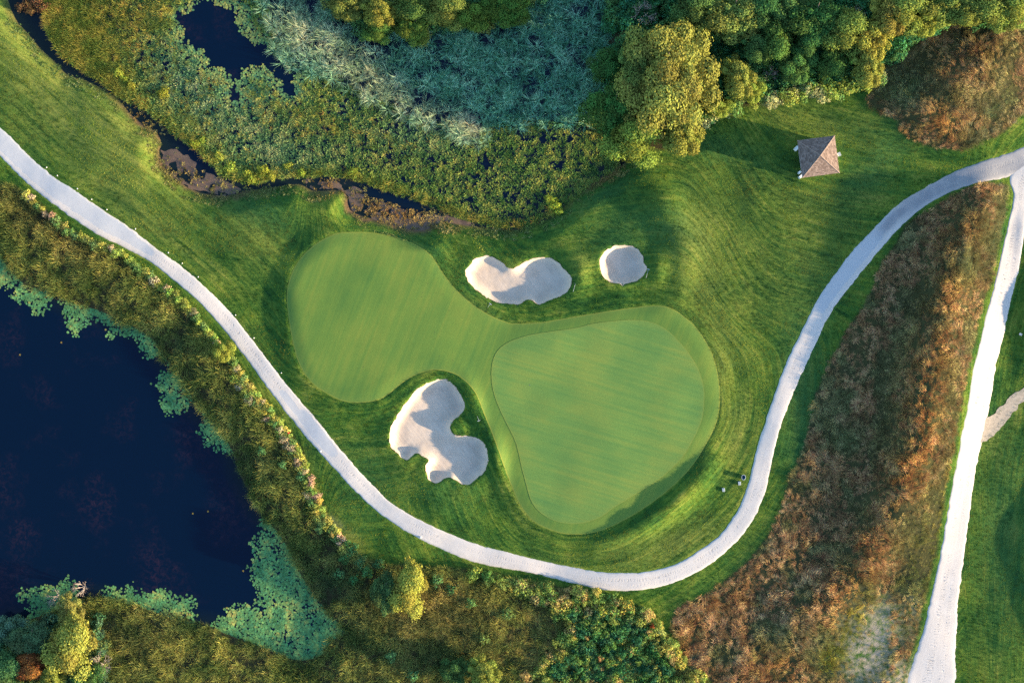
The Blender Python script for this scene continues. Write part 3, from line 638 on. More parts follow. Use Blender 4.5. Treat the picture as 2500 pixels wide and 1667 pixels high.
for px in LILY['lake']:
    P = poly(px, WL, 2); p, d = sample(P, 34.0, .9); x, y = topx(p, WL)
    nz = fbm(p[:, 0]*.5, p[:, 1]*.5, 61, 3)
    keep = RNG.random(len(p)) < np.where(d < -.3, .92-.5*sstep(.55, .7, nz), .45*sstep(.9, -.3, d+(nz-.5)*1.6))
    p = p[keep]; n = len(p); t = fbm(p[:, 0]*.7, p[:, 1]*.7, 62, 3)+RNG.normal(0, .09, n)
    LILYLAB = ['lily pads hugging the reeds at the left edge of the lake', 'ragged raft of lily pads below the upper reed belt', 'small raft of lily pads halfway down the reed belt', 'compact oval patch of lily pads against the reeds', 'largest carpet of lily pads in the lower right corner of the lake', 'bright lily pad patch in the middle of the bottom shore', 'teal lily pads left of the bare-topped shore tree']
    scatter('lily_pads', C_PAD, np.column_stack([p, np.full(n, WL+.015)+RNG.random(n)*.03]), zrot(n, .025), .10+.10*RNG.random(n),
            pal(t, [(.2, (.05, .15, .055)), (.5, (.09, .21, .075)), (.7, (.17, .28, .08)), (.95, (.38, .32, .08))]), LILYLAB[LILY['lake'].index(px)], 'lily pads')

# ------------------------------------------------------------------ marsh plants
p, d = sample(P_MVEG, 24.0); x, y = topx(p, WL)
do = poly_sdf(p[:, 0], p[:, 1], P_OPENW, 8); dp = poly_sdf(p[:, 0], p[:, 1], P_PHRAG, 8)
nz = fbm(p[:, 0]*.25, p[:, 1]*.25, 71, 3); nf = fbm(p[:, 0]*1.1, p[:, 1]*1.1, 72, 3)
gap = near(p, [(830,270,30,20,0,1),(1400,330,80,28,-10,.85),(1250,470,160,60,0,.35),(1100,400,140,40,10,.35),(330,130,60,25,60,.5),(900,380,120,40,10,.35),(760,200,40,15,0,.6)], WL)
# floating pads round the open water
lz = np.exp(-((np.clip(do, -1, 9)+.4)/2.6)**2)+near(p, [(640,215,60,45,20,.9),(560,60,30,60,0,.5),(640,50,40,60,40,.5),(800,250,70,25,20,.5),(470,150,60,50,0,.7)], WL)
m1 = (do > -.9) & (dp > .2) & (RNG.random(len(p)) < np.clip(lz, 0, 1)*(1-sstep(.1, -.7, do+(nf-.5)*2.5))*.95)
n = int(m1.sum())
scatter('marsh_lily_pads', C_PAD, np.column_stack([p[m1], np.full(n, WL+.02)+RNG.random(n)*.04]), zrot(n, .08), .10+.09*RNG.random(n),
        pal(nf[m1]+RNG.normal(0, .1, n), [(.2, (.06, .14, .07)), (.5, (.12, .21, .07)), (.8, (.26, .26, .07))]), 'round lily pads floating at the rim of the marsh pool', 'lily pads')
# emergent leaves
ng = fbm(p[:, 0]*.55, p[:, 1]*.55, 73, 3)
wem = (.66+.6*(nf-.5)*2)*(1-gap*.8)*(1-.6*sstep(.60, .72, ng))*(1-.95*np.clip(lz, 0, 1)*sstep(3.0, .5, do))
m2 = (do > .4) & (dp > -.5) & (RNG.random(len(p)) < wem)
q = p[m2]; n = len(q); xx, yy = x[m2], y[m2]
ew = near(q, [(170,80,70,130,-20,1),(330,230,260,45,38,.9),(620,440,160,30,0,1),(1350,530,110,25,-30,.6),(900,440,120,20,15,.6),(480,400,80,40,35,.8)], WL)
cool = near(q, [(520,260,180,80,25,.8),(450,140,100,80,20,.6),(1000,330,120,40,10,.6),(700,380,150,50,0,.5)], WL)
t = nf[m2]*.8+nz[m2]*.2+RNG.normal(0, .10, n)
c1 = pal(t, [(.2, (.05, .11, .03)), (.45, (.12, .20, .05)), (.65, (.24, .28, .065)), (.9, (.42, .36, .09))])
c2 = pal(t, [(.2, (.10, .18, .035)), (.5, (.22, .27, .045)), (.8, (.38, .38, .07))])
c3 = pal(t, [(.2, (.07, .18, .10)), (.5, (.16, .28, .14)), (.8, (.42, .44, .24))])
tint = c1*(1-ew)[:, None]+c2*ew[:, None]; tint = tint*(1-cool*.8)[:, None]+c3*(cool*.8)[:, None]
scatter('marsh_leaf_plants', C_EMER, np.column_stack([q, np.full(n, WL)]), zrot(n, .2), (.42+.45*RNG.random(n))*(1+.6*ew), tint, 'dense olive and yellow leafy water plants covering the marsh', 'marsh plants')
# leaning reeds of the upper left marsh and yellow rim
m3 = (do > .8) & (dp > 0)
wr = near(p, [(170,70,80,130,-20,.9),(250,160,90,60,40,.5),(300,40,120,70,20,.25),(700,260,300,50,20,.10),(450,300,160,60,35,.12),(400,30,60,40,0,.3)], WL)+.55*sstep(-1.6, -.3, d)*(d < -.1)*sstep(1420, 1250, x)
m3 &= RNG.random(len(p)) < wr*.55
q = p[m3]; n = len(q); t = fbm(q[:, 0]*.6, q[:, 1]*.6, 75, 3)+RNG.normal(0, .12, n)
scatter('marsh_reeds', C_REED, np.column_stack([q, np.full(n, WL-.05)]), zrot(n, .15), .45+.35*RNG.random(n),
        pal(t, [(.2, (.09, .13, .025)), (.5, (.20, .20, .04)), (.75, (.36, .29, .06)), (1, (.36, .22, .06))]), 'yellow-green reeds leaning along the left rim of the marsh', 'reeds')
# tall pale reeds
p, d = sample(P_PHRAG, 4.0, .6); n = len(p); x, y = topx(p, 1.0)
nz = fbm(p[:, 0]*.35, p[:, 1]*.35, 77, 3); nq = fbm(p[:, 0]*.9, p[:, 1]*.9, 79, 2); keep = RNG.random(n) < (.62+.9*(nz-.4))*(1-.7*sstep(.5, .68, nq)); p = p[keep]; n = len(p); x, y = topx(p, 1.0)
t = fbm(p[:, 0]*.8, p[:, 1]*.8, 78, 3)+RNG.normal(0, .15, n)
pale = near(p, [(700,60,70,90,0,.7),(830,130,110,60,40,.8),(930,220,90,45,40,.8),(1060,275,90,30,25,1),(1150,320,50,25,40,1)], 1)  # paler tint painted along the sunlit band of the reeds
c1 = pal(t, [(.15, (.06, .18, .10)), (.5, (.14, .37, .21)), (.85, (.34, .57, .36))]); c2 = pal(t, [(.15, (.16, .24, .13)), (.5, (.36, .42, .23)), (.85, (.62, .56, .34))])
scatter('tall_marsh_reeds', C_PHR, np.column_stack([p, np.full(n, WL-.05)]), zrot(n, .12), .75+.5*RNG.random(n), c1*(1-pale)[:, None]+c2*pale[:, None], 'tall blue-green feathery reeds filling the top of the marsh', 'reeds')

# ------------------------------------------------------------------ reed belts round the lake
p, d = sample(P_VEGB, 10.0); dl = poly_sdf(p[:, 0], p[:, 1], P_LAKE, 8); x, y = topx(p, .5)
nz = fbm(p[:, 0]*.3, p[:, 1]*.3, 81, 3)
belt = (dl > -1.0+1.6*(nz-.5))
wd_ = np.ones(len(p)); wd_ *= 1-.8*sstep(1180, 1320, x)*sstep(1380, 1440, y)
wd_ *= np.where(x < 240, 1-sstep(1490, 1530, y), 1)
ngp = fbm(p[:, 0]*.7, p[:, 1]*.7, 106, 3)
m = belt & (RNG.random(len(p)) < wd_*(.85+.6*(nz-.5))*(1-.75*sstep(.54, .68, ngp))) & (d < -.15)
q = p[m]; n = len(q); t = fbm(q[:, 0]*.5, q[:, 1]*.5, 82, 3)*.9+RNG.normal(0, .12, n)+.03
brown = near(q, [(80,520,110,50,35,.6),(200,610,90,40,35,.5),(1000,1470,120,60,0,.6),(700,1050,60,60,0,.2),(1080,1500,150,80,0,.7),(300,1560,140,40,20,.5)], .5)
dark = .5*sstep(.5, .64, fbm(q[:, 0]*.22, q[:, 1]*.22, 104, 3))+near(q, [(830,1420,60,60,40,.8),(430,850,40,30,0,.8),(1000,1620,160,50,0,.6)], .5)
c1 = pal(t, [(.15, (.06, .10, .028)), (.45, (.17, .20, .05)), (.65, (.32, .31, .07)), (.9, (.52, .43, .12))])
c2 = pal(t, [(.15, (.08, .07, .03)), (.45, (.20, .16, .055)), (.65, (.31, .23, .075)), (.9, (.42, .30, .11))])
c3 = pal(t, [(.2, (.035, .07, .028)), (.8, (.13, .16, .06))])
tint = c1*(1-brown)[:, None]+c2*brown[:, None]; dark = np.clip(dark, 0, 1); tint = tint*(1-dark)[:, None]+c3*dark[:, None]
scatter('lakeside_reeds', C_REED, np.column_stack([q, np.maximum(gnd(q), WL-.2)]), zrot(n, .15), .42+.28*RNG.random(n)+.28*sstep(.42, .62, fbm(q[:, 0]*.6, q[:, 1]*.6, 107, 3)), tint, 'dense olive-brown reed belt along the lake shore', 'reeds')
m = belt & (RNG.random(len(p)) < .40*sstep(860, 960, x)*sstep(1380, 1430, y)) & (d < -.3)
q = p[m]; n = len(q); t = fbm(q[:, 0]*.6, q[:, 1]*.6, 84, 3)+RNG.normal(0, .12, n)
rot = np.column_stack([RNG.normal(0, .1, n), RNG.normal(0, .1, n), fbm(q[:, 0]*.25, q[:, 1]*.25, 85, 2)*14])
scatter('tangled_long_grass', C_GRASS, np.column_stack([q, gnd(q)]), rot, .8+.5*RNG.random(n), pal(t, [(.15, (.09, .11, .03)), (.5, (.24, .22, .06)), (.85, (.44, .35, .11))]), 'tangled olive and straw long grass below the path', 'long grass')

# ------------------------------------------------------------------ meadow grass
for P, nm, lb in ((P_MEADOW, 'meadow_grass', 'shaggy brown and orange meadow grass between path and road'), (P_MEADOW2, 'meadow_grass', 'rusty meadow grass on the mound above the pavilion')):
    p, d = sample(P, 8.5, .2); x, y = topx(p, 1.5)
    bare_w = near(p, [(2110,1600,60,90,0,1),(2160,1520,40,60,0,.9),(2200,1660,50,50,0,.9),(1690,1640,25,30,0,.8)], 1)
    nz = fbm(p[:, 0]*.22, p[:, 1]*.22, 91, 3); nf = fbm(p[:, 0]*.9, p[:, 1]*.9, 92, 3)
    k = (RNG.random(len(p)) < (.85+.4*(nf-.5))*(1-.97*bare_w)) & (d < .2-.5*nf)
    q = p[k]; n = len(q); t = nf[k]*.9+RNG.normal(0, .13, n)+.05
    orange = near(q, [(2350,560,60,90,20,.8),(2320,700,50,70,20,.8),(2260,880,60,120,15,.9),(2240,1050,60,110,15,.9),(2200,1180,60,80,15,.8),(2130,1330,60,80,30,.8),(2060,1450,50,80,30,.7),(1760,1460,70,40,-35,.7),(1900,1620,80,50,0,.7),(1680,1580,20,60,20,.8),
        (2300,180,110,60,60,.9),(2300,300,60,50,0,.9),(2420,130,60,60,0,.7),(2210,320,30,25,0,.7)], 1.5)  # rust grass colour, painted stronger where the meadow lies in sun
    green = near(q, [(2350,640,45,60,20,1),(2080,1060,40,40,0,.8),(2240,1430,50,90,15,.55),(1960,1560,60,60,0,.4),(2080,1560,30,80,20,.9),(2200,1260,60,40,-20,.6),(2290,1200,20,200,8,.6),(2430,560,18,160,10,.7),(2210,220,60,60,40,1),(2430,260,70,60,0,.8),(2340,230,60,40,0,.5),(2250,140,60,40,0,.6),(2460,110,60,50,0,.5),(2040,930,30,60,0,.3),(1990,1180,40,30,0,.4)], 1.5)
    yel = near(q, [(2080,1530,30,90,20,.9),(2290,1300,14,250,10,.6),(2020,1620,30,50,0,.8),(2240,1350,40,120,12,.4)], 1.5)
    c1 = pal(t, [(.15, (.14, .085, .042)), (.45, (.31, .19, .09)), (.65, (.45, .28, .14)), (.9, (.62, .43, .23))])
    c2 = pal(t, [(.15, (.16, .07, .025)), (.45, (.38, .18, .055)), (.65, (.54, .27, .085)), (.9, (.66, .40, .14))])
    c3 = pal(t, [(.15, (.05, .08, .03)), (.5, (.13, .18, .07)), (.9, (.26, .28, .12))])
    c4 = pal(t, [(.15, (.10, .12, .02)), (.5, (.26, .25, .03)), (.9, (.40, .36, .05))])
    ol = sstep(.50, .62, fbm(q[:, 0]*.33, q[:, 1]*.33, 96, 3))*.75; tint = c1*(1-ol)[:, None]+c3*ol[:, None]
    for wgt, c in ((orange*.8, c2), (green*.85, c3), (yel, c4)): tint = tint*(1-wgt)[:, None]+c*wgt[:, None]
    rot = np.column_stack([RNG.normal(0, .12, n), RNG.normal(0, .12, n), fbm(q[:, 0]*.16, q[:, 1]*.16, 93, 3)*18+RNG.normal(0, .45, n)])
    low = near(q, [(2230,1380,60,130,15,.55),(2280,1300,20,250,8,.5)], 1)
    scatter(nm, C_GRASS, np.column_stack([q, gnd(q)]), rot, (.40+.45*RNG.random(n)+.35*sstep(.45, .65, fbm(q[:, 0]*.45, q[:, 1]*.45, 105, 3)))*(1-low*.6), tint, lb, 'meadow grass')

# ------------------------------------------------------------------ weeds on the marsh bank and mud
p, d = sample(P_MARSH, 20.0, 1.6); dv = poly_sdf(p[:, 0], p[:, 1], P_MVEG, 8); nf = fbm(p[:, 0]*.5, p[:, 1]*.5, 99, 3)
hot = near(p, [(470,430,130,50,20,.7),(340,285,60,40,40,.8),(960,520,170,40,12,1),(1480,425,60,30,-35,.8),(800,450,60,25,0,.8)], WL)
k = (d > -3.2) & (dv > .1) & (RNG.random(len(p)) < np.clip(.5*sstep(-.6, .6, d)+.8*hot*(nf+.1), 0, 1)*sstep(.32, .5, nf)); q = p[k]; n = len(q); t = nf[k]+RNG.normal(0, .15, n); hk = hot[k]
c1 = pal(t, [(.2, (.06, .13, .04)), (.6, (.16, .22, .07)), (.9, (.30, .30, .12))]); c2 = pal(t, [(.2, (.12, .06, .03)), (.5, (.26, .14, .05)), (.9, (.40, .25, .10))])
scatter('bank_weeds', C_EMER, np.column_stack([q, np.maximum(gnd(q), WL)]), zrot(n, .2), .30+.35*RNG.random(n), c1*(1-hk)[:, None]+c2*hk[:, None], 'rusty and pale green weeds on the muddy marsh bank', 'weeds')

# ------------------------------------------------------------------ short turf tufts on the mown rough
n = 330000
p = np.column_stack([RNG.uniform(-78, 78, n), RNG.uniform(-54, 54, n)]); F = fields(p[:, 0], p[:, 1])
ok = (F['apron'] > .02) & (F['lake'] > 1.5) & (F['marsh'] > .2)
for b in F['bk']: ok &= b > .05
p = p[ok]
ok = (poly_sdf(p[:, 0], p[:, 1], P_PATH, 3) > .06) & (poly_sdf(p[:, 0], p[:, 1], P_ROAD, 3) > .08) & (poly_sdf(p[:, 0], p[:, 1], P_MEADOW, 3) > -.2) & (poly_sdf(p[:, 0], p[:, 1], P_MEADOW2, 3) > -.2) & (poly_sdf(p[:, 0], p[:, 1], P_VEGB, 3) > 0) & (poly_sdf(p[:, 0], p[:, 1], P_FOREST, 3) > 0) & (poly_sdf(p[:, 0], p[:, 1], P_STRIP, 3) > -.6)
p = p[ok]; n = len(p)
t = fbm(p[:, 0]*.35, p[:, 1]*.35, 95, 4)+RNG.normal(0, .08, n)
dry_lit_w = near(p, DRY_LIT); nn = fbm(p[:, 0]*.5, p[:, 1]*.5, 21, 3); mw = mowc(p[:, 0], p[:, 1], nn)
stk = fbm(mw*.75, (p[:, 0]-p[:, 1])*.05, 97, 4)
olv = sstep(.52, .66, fbm(p[:, 0]*.28+.2*mw, p[:, 1]*.28, 100, 3))*.5; teal = np.clip(sstep(.54, .68, fbm(p[:, 0]*.2, p[:, 1]*.2, 103, 3))*.6+.7*near(p, SHADE_SPOTS), 0, 1); dry_lit_w = np.clip(dry_lit_w+(stk-.5)*2.4+(fbm(p[:, 0]*.12, p[:, 1]*.12, 98, 3)-.5)*1.3, 0, 1); t = t+(stk-.5)*1.0  # teal: random patches plus painted shade on the tufts
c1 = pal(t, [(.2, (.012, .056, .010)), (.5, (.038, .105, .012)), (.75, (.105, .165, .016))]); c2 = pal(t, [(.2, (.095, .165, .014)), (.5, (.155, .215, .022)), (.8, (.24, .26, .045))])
tuft_c = c1*(1-dry_lit_w)[:, None]+c2*dry_lit_w[:, None]; tuft_c = tuft_c*(.55+1.5*np.clip(stk-.18, 0, 1))[:, None]; tuft_c = tuft_c*(1-olv)[:, None]+np.array([.155, .14, .035])*olv[:, None]; tuft_c = tuft_c*(1-teal)[:, None]+pal(t, [(.2, (.008, .050, .018)), (.7, (.038, .11, .030))])*teal[:, None]
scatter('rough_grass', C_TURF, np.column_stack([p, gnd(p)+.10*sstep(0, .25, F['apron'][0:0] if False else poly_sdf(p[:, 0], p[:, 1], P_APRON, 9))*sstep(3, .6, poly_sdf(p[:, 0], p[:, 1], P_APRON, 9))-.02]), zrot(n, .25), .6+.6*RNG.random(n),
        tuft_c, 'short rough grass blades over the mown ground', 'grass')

# ------------------------------------------------------------------ trees and shrubs
def tube(V, Fc, a, b, r0, r1, n=6):
    a = Vector(a); b = Vector(b); d = (b-a).normalized(); s = d.orthogonal().normalized(); u = d.cross(s); i0 = len(V)
    for c, r in ((a, r0), (b, r1)):
        for k in range(n):
            q = 6.2832*k/n; V.append(tuple(c+s*r*math.cos(q)+u*r*math.sin(q)))
    for k in range(n): Fc.append([i0+k, i0+(k+1) % n, i0+n+(k+1) % n, i0+n+k])
def trunk_mesh(seed):
    r = random.Random(seed); V = []; Fc = []
    p = Vector((0, 0, -.15)); segs = 4; pts = [p]
    for k in range(segs): p = p+Vector((r.uniform(-.05, .05), r.uniform(-.05, .05), .30)); pts.append(p)
    for k in range(segs): tube(V, Fc, pts[k], pts[k+1], .085*(1-.17*k), .085*(1-.17*(k+1)), 8)
    for k in range(7):
        b = pts[1+k % (segs)]; an = k*2.4+r.random(); L = r.uniform(.5, .75)
        m = b+Vector((math.cos(an)*L*.5, math.sin(an)*L*.5, L*.35)); e = m+Vector((math.cos(an)*L*.4, math.sin(an)*L*.4, L*.4))
        tube(V, Fc, b, m, .04, .025, 6); tube(V, Fc, m, e, .025, .008, 6)
    return mesh_np('trunk', np.array(V), Fc, M_BARK)
def crown_mesh(seed, lobes, nleaf, leaf, spread=.62, lobe_r=(.22, .36), flat=1.0):
    """unit crown (radius about 1, centre at z=1): leaves on the shells of many overlapping lobes"""
    r = np.random.default_rng(seed); C = []
    for k in range(lobes):
        d = r.normal(size=3); d /= np.linalg.norm(d); d[2] = abs(d[2])*1.1-.25
        rad = r.uniform(*lobe_r); C.append((d*spread*r.uniform(.55, 1.12)*np.array([1, 1, flat]), rad))
    C.append((np.zeros(3), .5)); C = [(c, q) for c, q in C]
    wts = np.array([q*q for c, q in C]); wts /= wts.sum(); ch = r.choice(len(C), nleaf, p=wts)
    cen = np.array([c for c, q in C])[ch]; rad = np.array([q for c, q in C])[ch]
    d = r.normal(size=(nleaf, 3)); d[:, 2] += .25; d /= np.linalg.norm(d, axis=1)[:, None]
    pos = cen+d*(rad*r.uniform(.72, 1.0, nleaf)*(1+.35*r.random(nleaf)**4))[:, None]; pos[:, 2] = pos[:, 2]*.95+1.0
    nn = d+r.normal(0, .42, (nleaf, 3)); nn /= np.linalg.norm(nn, axis=1)[:, None]
    t = np.cross(nn, r.normal(size=(nleaf, 3))); t /= np.linalg.norm(t, axis=1)[:, None]; b = np.cross(nn, t)
    s = leaf*r.uniform(.6, 1.3, nleaf)[:, None]
    V = np.stack([pos-t*s, pos+b*s*.55, pos+t*s, pos-b*s*.55], 1).reshape(-1, 3)
    me = mesh_np('crown', V, np.arange(nleaf*4).reshape(-1, 4), M_TREE, smooth=False)
    lobev = r.random(len(C))[ch]*.6+r.random(nleaf)*.4
    add_attr(me, 'lv', np.repeat(lobev, 4)); return me
CROWNS = [crown_mesh(101, 40, 15000, .040, .80, (.12, .40)), crown_mesh(102, 52, 15000, .040, .80, (.10, .34)), crown_mesh(103, 30, 13000, .042, .76, (.16, .44)), crown_mesh(104, 46, 14000, .042, .88, (.09, .30)), crown_mesh(105, 36, 13000, .042, .84, (.12, .36), .85), crown_mesh(106, 150, 42000, .025, .84, (.07, .24))]
TRUNKS = [trunk_mesh(i) for i in range(3)]
def at(px, py, z):
    """ground position of an upright thing whose point at height z shows at this photo pixel"""
    return W(px, py, z)
def tree(name, px, py, rpx, h, ci, col, label, rx=1.0, ry=1.0, rot=None, cat='tree'):
    x, y = at(px, py, h*.7); z = max(h1(x, y), WL-.1); r = rpx*S
    e = D.objects.new(name, None); link(e); e.location = (x, y, z); e.empty_display_size = .5
    e.rotation_euler = (0, 0, 0); tag(e, label, cat)
    c = D.objects.new('crown', CROWNS[ci]); link(c, e); c.color = rgb(col)
    sz = h/1.95
    c.scale = (r*rx, r*ry, sz); c.location = (0, 0, h-sz*1.92); c.rotation_euler = (0, 0, 0)
    t = D.objects.new('trunk', TRUNKS[ci % 3]); link(t, e); t.scale = (r*.8, r*.8, h*.55); 
    return e
GOLD = (.33, .27, .055); OLIVE = (.19, .20, .045); DKG = (.055, .13, .035); MIDG = (.12, .19, .04); LIME = (.26, .28, .05); TEAL = (.06, .15, .075); RUST = (.30, .12, .04); BLUEG = (.11, .18, .11)
TREES = [
 ('broad_tree',1630,200,104,11.5,5,(.29,.25,.055),'largest tree, tall golden-olive crown left of the pavilion',1.05,1.36),
 ('round_tree',1500,262,66,8.6,1,(.085,.17,.04),'round dark green tree at the marsh edge',1,1.1),
 ('round_tree',1482,150,40,7,2,(.07,.15,.04),'small dark green tree above the round dark one',1,1),
 ('broad_tree',1556,338,66,8.5,0,(.21,.23,.042),'low golden-green tree at the foot of the marsh shore',1.1,.9),
 ('broad_tree',1650,330,58,8,3,(.27,.25,.05),'yellow-green tree in front of the largest crown',1,1),
 ('leaning_tree',1545,170,46,9,3,(.15,.19,.05),'olive tree tucked behind the round dark tree',1,1.2),
 ('small_tree',1795,195,44,6.5,3,(.27,.26,.055),'small ragged yellow-green tree right of the largest crown',1,1.2),
 ('small_tree',1835,225,28,5,4,LIME,'bushy lime tree at the lawn corner beside the thicket',1,1),
 ('woodland_tree',1790,35,62,9,1,(.20,.22,.055),'crown with pale leaf clusters at the top edge right of the largest tree',1.1,1),
 ('woodland_tree',1700,15,50,9,0,(.10,.14,.04),'shaded tree at the top edge above the largest crown',1,1),
 ('woodland_tree',1890,95,44,8,2,(.11,.17,.04),'green woodland tree with a sunlit right side in the middle of the thicket',.9,1.2),
 ('woodland_tree',1990,45,60,9,1,(.08,.15,.04),'dark green woodland tree at the top edge above the pavilion',1.1,1),
 ('woodland_tree',2070,75,55,9,0,(.20,.21,.045),'golden-green tree beside the bare pinkish shrub',1,1),
 ('woodland_tree',2130,95,48,8,4,(.30,.25,.05),'golden tree with orange tinge at the wood corner',.9,1.2),
 ('woodland_tree',2110,170,40,7,3,(.28,.26,.055),'lowest golden tree of the wood, pointing at the pavilion',1,1.25),
 ('woodland_tree',2210,25,56,9,0,(.24,.24,.05),'yellow-green tree at the top edge left of the rusty mound',1.1,.9),
 ('woodland_tree',2300,10,54,9,1,(.22,.23,.05),'yellow-green tree at the top edge above the rusty mound',1.1,.9),
 ('woodland_tree',2395,5,54,9,2,(.24,.24,.05),'yellow-green tree at the top edge second from the corner',1.1,.9),
 ('woodland_tree',2480,15,50,9,0,(.25,.25,.05),'yellow-green tree in the top right corner',1.1,.9),
 ('woodland_tree',1945,165,40,6.5,4,(.09,.16,.045),'low dark green tree in the hollow of the thicket',1,1),
 ('woodland_tree',2030,150,36,6.5,2,(.10,.16,.04),'dark green tree left of the lowest golden tree',1,1),
 ('marsh_tree',850,12,40,5.5,4,(.20,.19,.045),'leftmost tree of the clump at the top of the marsh',1.1,.9),
 ('marsh_tree',915,30,44,5.5,3,(.28,.24,.045),'golden tree second from the left in the top marsh clump',1.1,.9),
 ('marsh_tree',925,72,32,4.5,0,(.12,.17,.035),'green tree jutting lowest at the left of the top marsh clump',1.1,.9),
 ('marsh_tree',1010,65,36,5,1,(.15,.19,.035),'green tree jutting down in the middle of the top marsh clump',1,1.1),
 ('marsh_tree',1000,10,42,5.5,2,(.13,.17,.04),'dark tree at the top edge in the middle of the marsh clump',1.1,.9),
 ('marsh_tree',1095,20,48,6,0,(.22,.21,.045),'yellow-topped tree right of the middle of the top marsh clump',1.1,.9),
 ('marsh_tree',1160,35,42,5.5,4,(.14,.19,.035),'green tree with a rounded lower edge in the top marsh clump',1.1,.9),
 ('marsh_tree',1235,12,50,6,1,(.09,.15,.03),'dark green tree at the right end of the top marsh clump',1.2,.9),
 ('shore_tree',175,1575,62,8,0,(.31,.26,.055),'golden tree on the shore in the lower left corner',.95,1.2),
 ('shore_tree',160,1500,36,6,3,(.26,.22,.06),'thin-leaved tree at the tip of the lower left shore',1,1.2),
 ('shore_tree',75,1560,48,6,1,(.10,.15,.07),'blue-green tree left of the golden shore tree',1.1,1),
 ('shore_tree',20,1540,36,5,4,BLUEG,'pale blue-green bush at the left edge by the water',1,1),
 ('red_tree',70,1622,38,5.5,2,(.30,.10,.035),'russet-leaved tree in the lower left corner',1.1,.9),
 ('shore_tree',15,1640,50,5,0,(.08,.14,.05),'dark green tree in the extreme lower left corner',1,1),
 ('shore_tree',120,1655,36,5,3,(.24,.24,.05),'yellow-green small tree at the bottom edge below the russet one',1,1),
 ('shore_tree',210,1650,36,4.5,4,(.07,.13,.04),'dark low tree at the bottom edge beside the dead branches',1,1),
 ('bushy_tree',1000,1432,46,6,0,(.34,.28,.055),'bright golden bushy tree between the lily carpet and the path',.95,1.45),
 ('bushy_tree',940,1440,36,5,1,(.09,.14,.05),'dark blue-green bush on the left of the golden bushy tree',.8,1.5),
 ('bushy_tree',1175,1648,42,5,3,(.24,.24,.05),'yellow-green bushy tree at the bottom edge',1,1),
 ('bushy_tree',1110,1640,34,4.5,4,(.08,.13,.04),'dark green bush left of the bushy tree at the bottom edge',1,1),
 ('willow_bush',545,858,24,3.2,4,(.30,.28,.05),'round yellow-green willow bush on the verge beside the path',1,1.1),
]
TREES += [
 ('woodland_tree',1860,30,52,8,0,(.07,.13,.04),'mid green tree at the top edge between two paler crowns of the wood',1,1),
 ('woodland_tree',1925,30,46,8,4,(.10,.15,.045),'olive tree at the top edge left of the dark woodland tree',1,1),
 ('woodland_tree',1840,120,40,6.5,3,(.10,.17,.05),'dark green tree behind the small ragged yellow-green tree',1,1),
 ('woodland_tree',2160,45,48,8.5,3,(.28,.22,.05),'orange-tinged tree between the golden corner tree and the top edge',1,1),
 ('woodland_tree',2255,55,40,7,4,(.26,.26,.05),'small bright tree hanging over the rusty mound',1,.9),
 ('woodland_tree',2350,30,44,8,3,(.22,.23,.05),'loose-leaved tree at the top edge over the middle of the rusty mound',1,.9),
 ('woodland_tree',2440,35,44,8,1,(.20,.22,.05),'green tree at the top edge above the end of the rusty mound',1,.9),
 ('woodland_tree',1975,110,38,7,0,(.08,.15,.045),'green tree in the middle of the wood straight above the pavilion',1,1),
 ('small_tree',1755,265,26,4.5,4,(.26,.28,.05),'low lime bush-like tree at the lawn edge under the largest crown',1.2,.9)]
for tdef in TREES:
    tdef = list(tdef); tdef[3] *= 1.12; tdef[4] *= .82; g_ = tdef[6]; tdef[6] = (g_[0]*.78, g_[1]*.90, g_[2]*.85); tree(*tdef)

# shrubs: single leafy mounds
SHRUBS = []
for k, (nl, lw, fl) in enumerate(((420, .13, .8), (520, .11, .9), (380, .15, .7))):
    SHRUBS.append(leafball('shrub', M_TREE, nl, 1.0, .35, lw, fl, .3))
M_BUSH = mat_plant('bush_leaves', 'INSTANCER', .3); BUSHO = []
for k, me_ in enumerate(SHRUBS):
    mb = me_.copy(); mb.materials[0] = M_BUSH; BUSHO.append(D.objects.new('bush%d' % k, mb))
C_BUSH = coll('bush_kinds', BUSHO)
def bush_mass(name, P, dens, rad, hgt, colf, label, cat, sel=None):
    p, d = sample(P, dens); x, y = topx(p, 1.0)
    if sel is not None: k = sel(x, y); p, d, x, y = p[k], d[k], x[k], y[k]
    n = len(p); r = RNG.uniform(*rad, n)*S; h = RNG.uniform(*hgt, n)/1.2
    scatter(name, C_BUSH, np.column_stack([p, np.maximum(gnd(p), WL)]), zrot(n, .1), np.column_stack([r, r*RNG.uniform(.8, 1.2, n), h]), colf(d, x, y, n), label, cat, 3)
def pick(cols, n, a=.2): return np.array(cols)[RNG.integers(0, len(cols), n)]*(1+RNG.uniform(-a, a, n))[:, None]
def shrub(name, px, py, rpx, h, col, label, group):
    x, y = at(px, py, h*.6); z = max(h1(x, y), WL)
    o = D.objects.new(name, SHRUBS[rr.randrange(3)]); link(o); r = rpx*S
    o.location = (x, y, z); o.scale = (r*rr.uniform(.85, 1.2), r*rr.uniform(.85, 1.2), h/1.2); o.rotation_euler = (0, 0, rr.uniform(0, 6.28)); o.color = rgb(col)
    tag(o, label, 'shrub', group); return o
def jc(c, a=.25): 
    k = 1+rr.uniform(-a, a); return tuple(max(.01, v*k*(1+rr.uniform(-.12, .12))) for v in c)
edge = [(54,468),(104,510),(155,556),(209,586),(268,608),(298,622),(337,652),(387,692),(432,724),(462,752),(500,798),(525,835),(575,895),(600,935),(628,968),(655,998),(680,1035),(700,1062),(732,1108),(752,1160),(772,1212),(792,1262),(815,1290),(835,1315),(862,1345)]
L = smooth_open(edge, 10); acc = 0
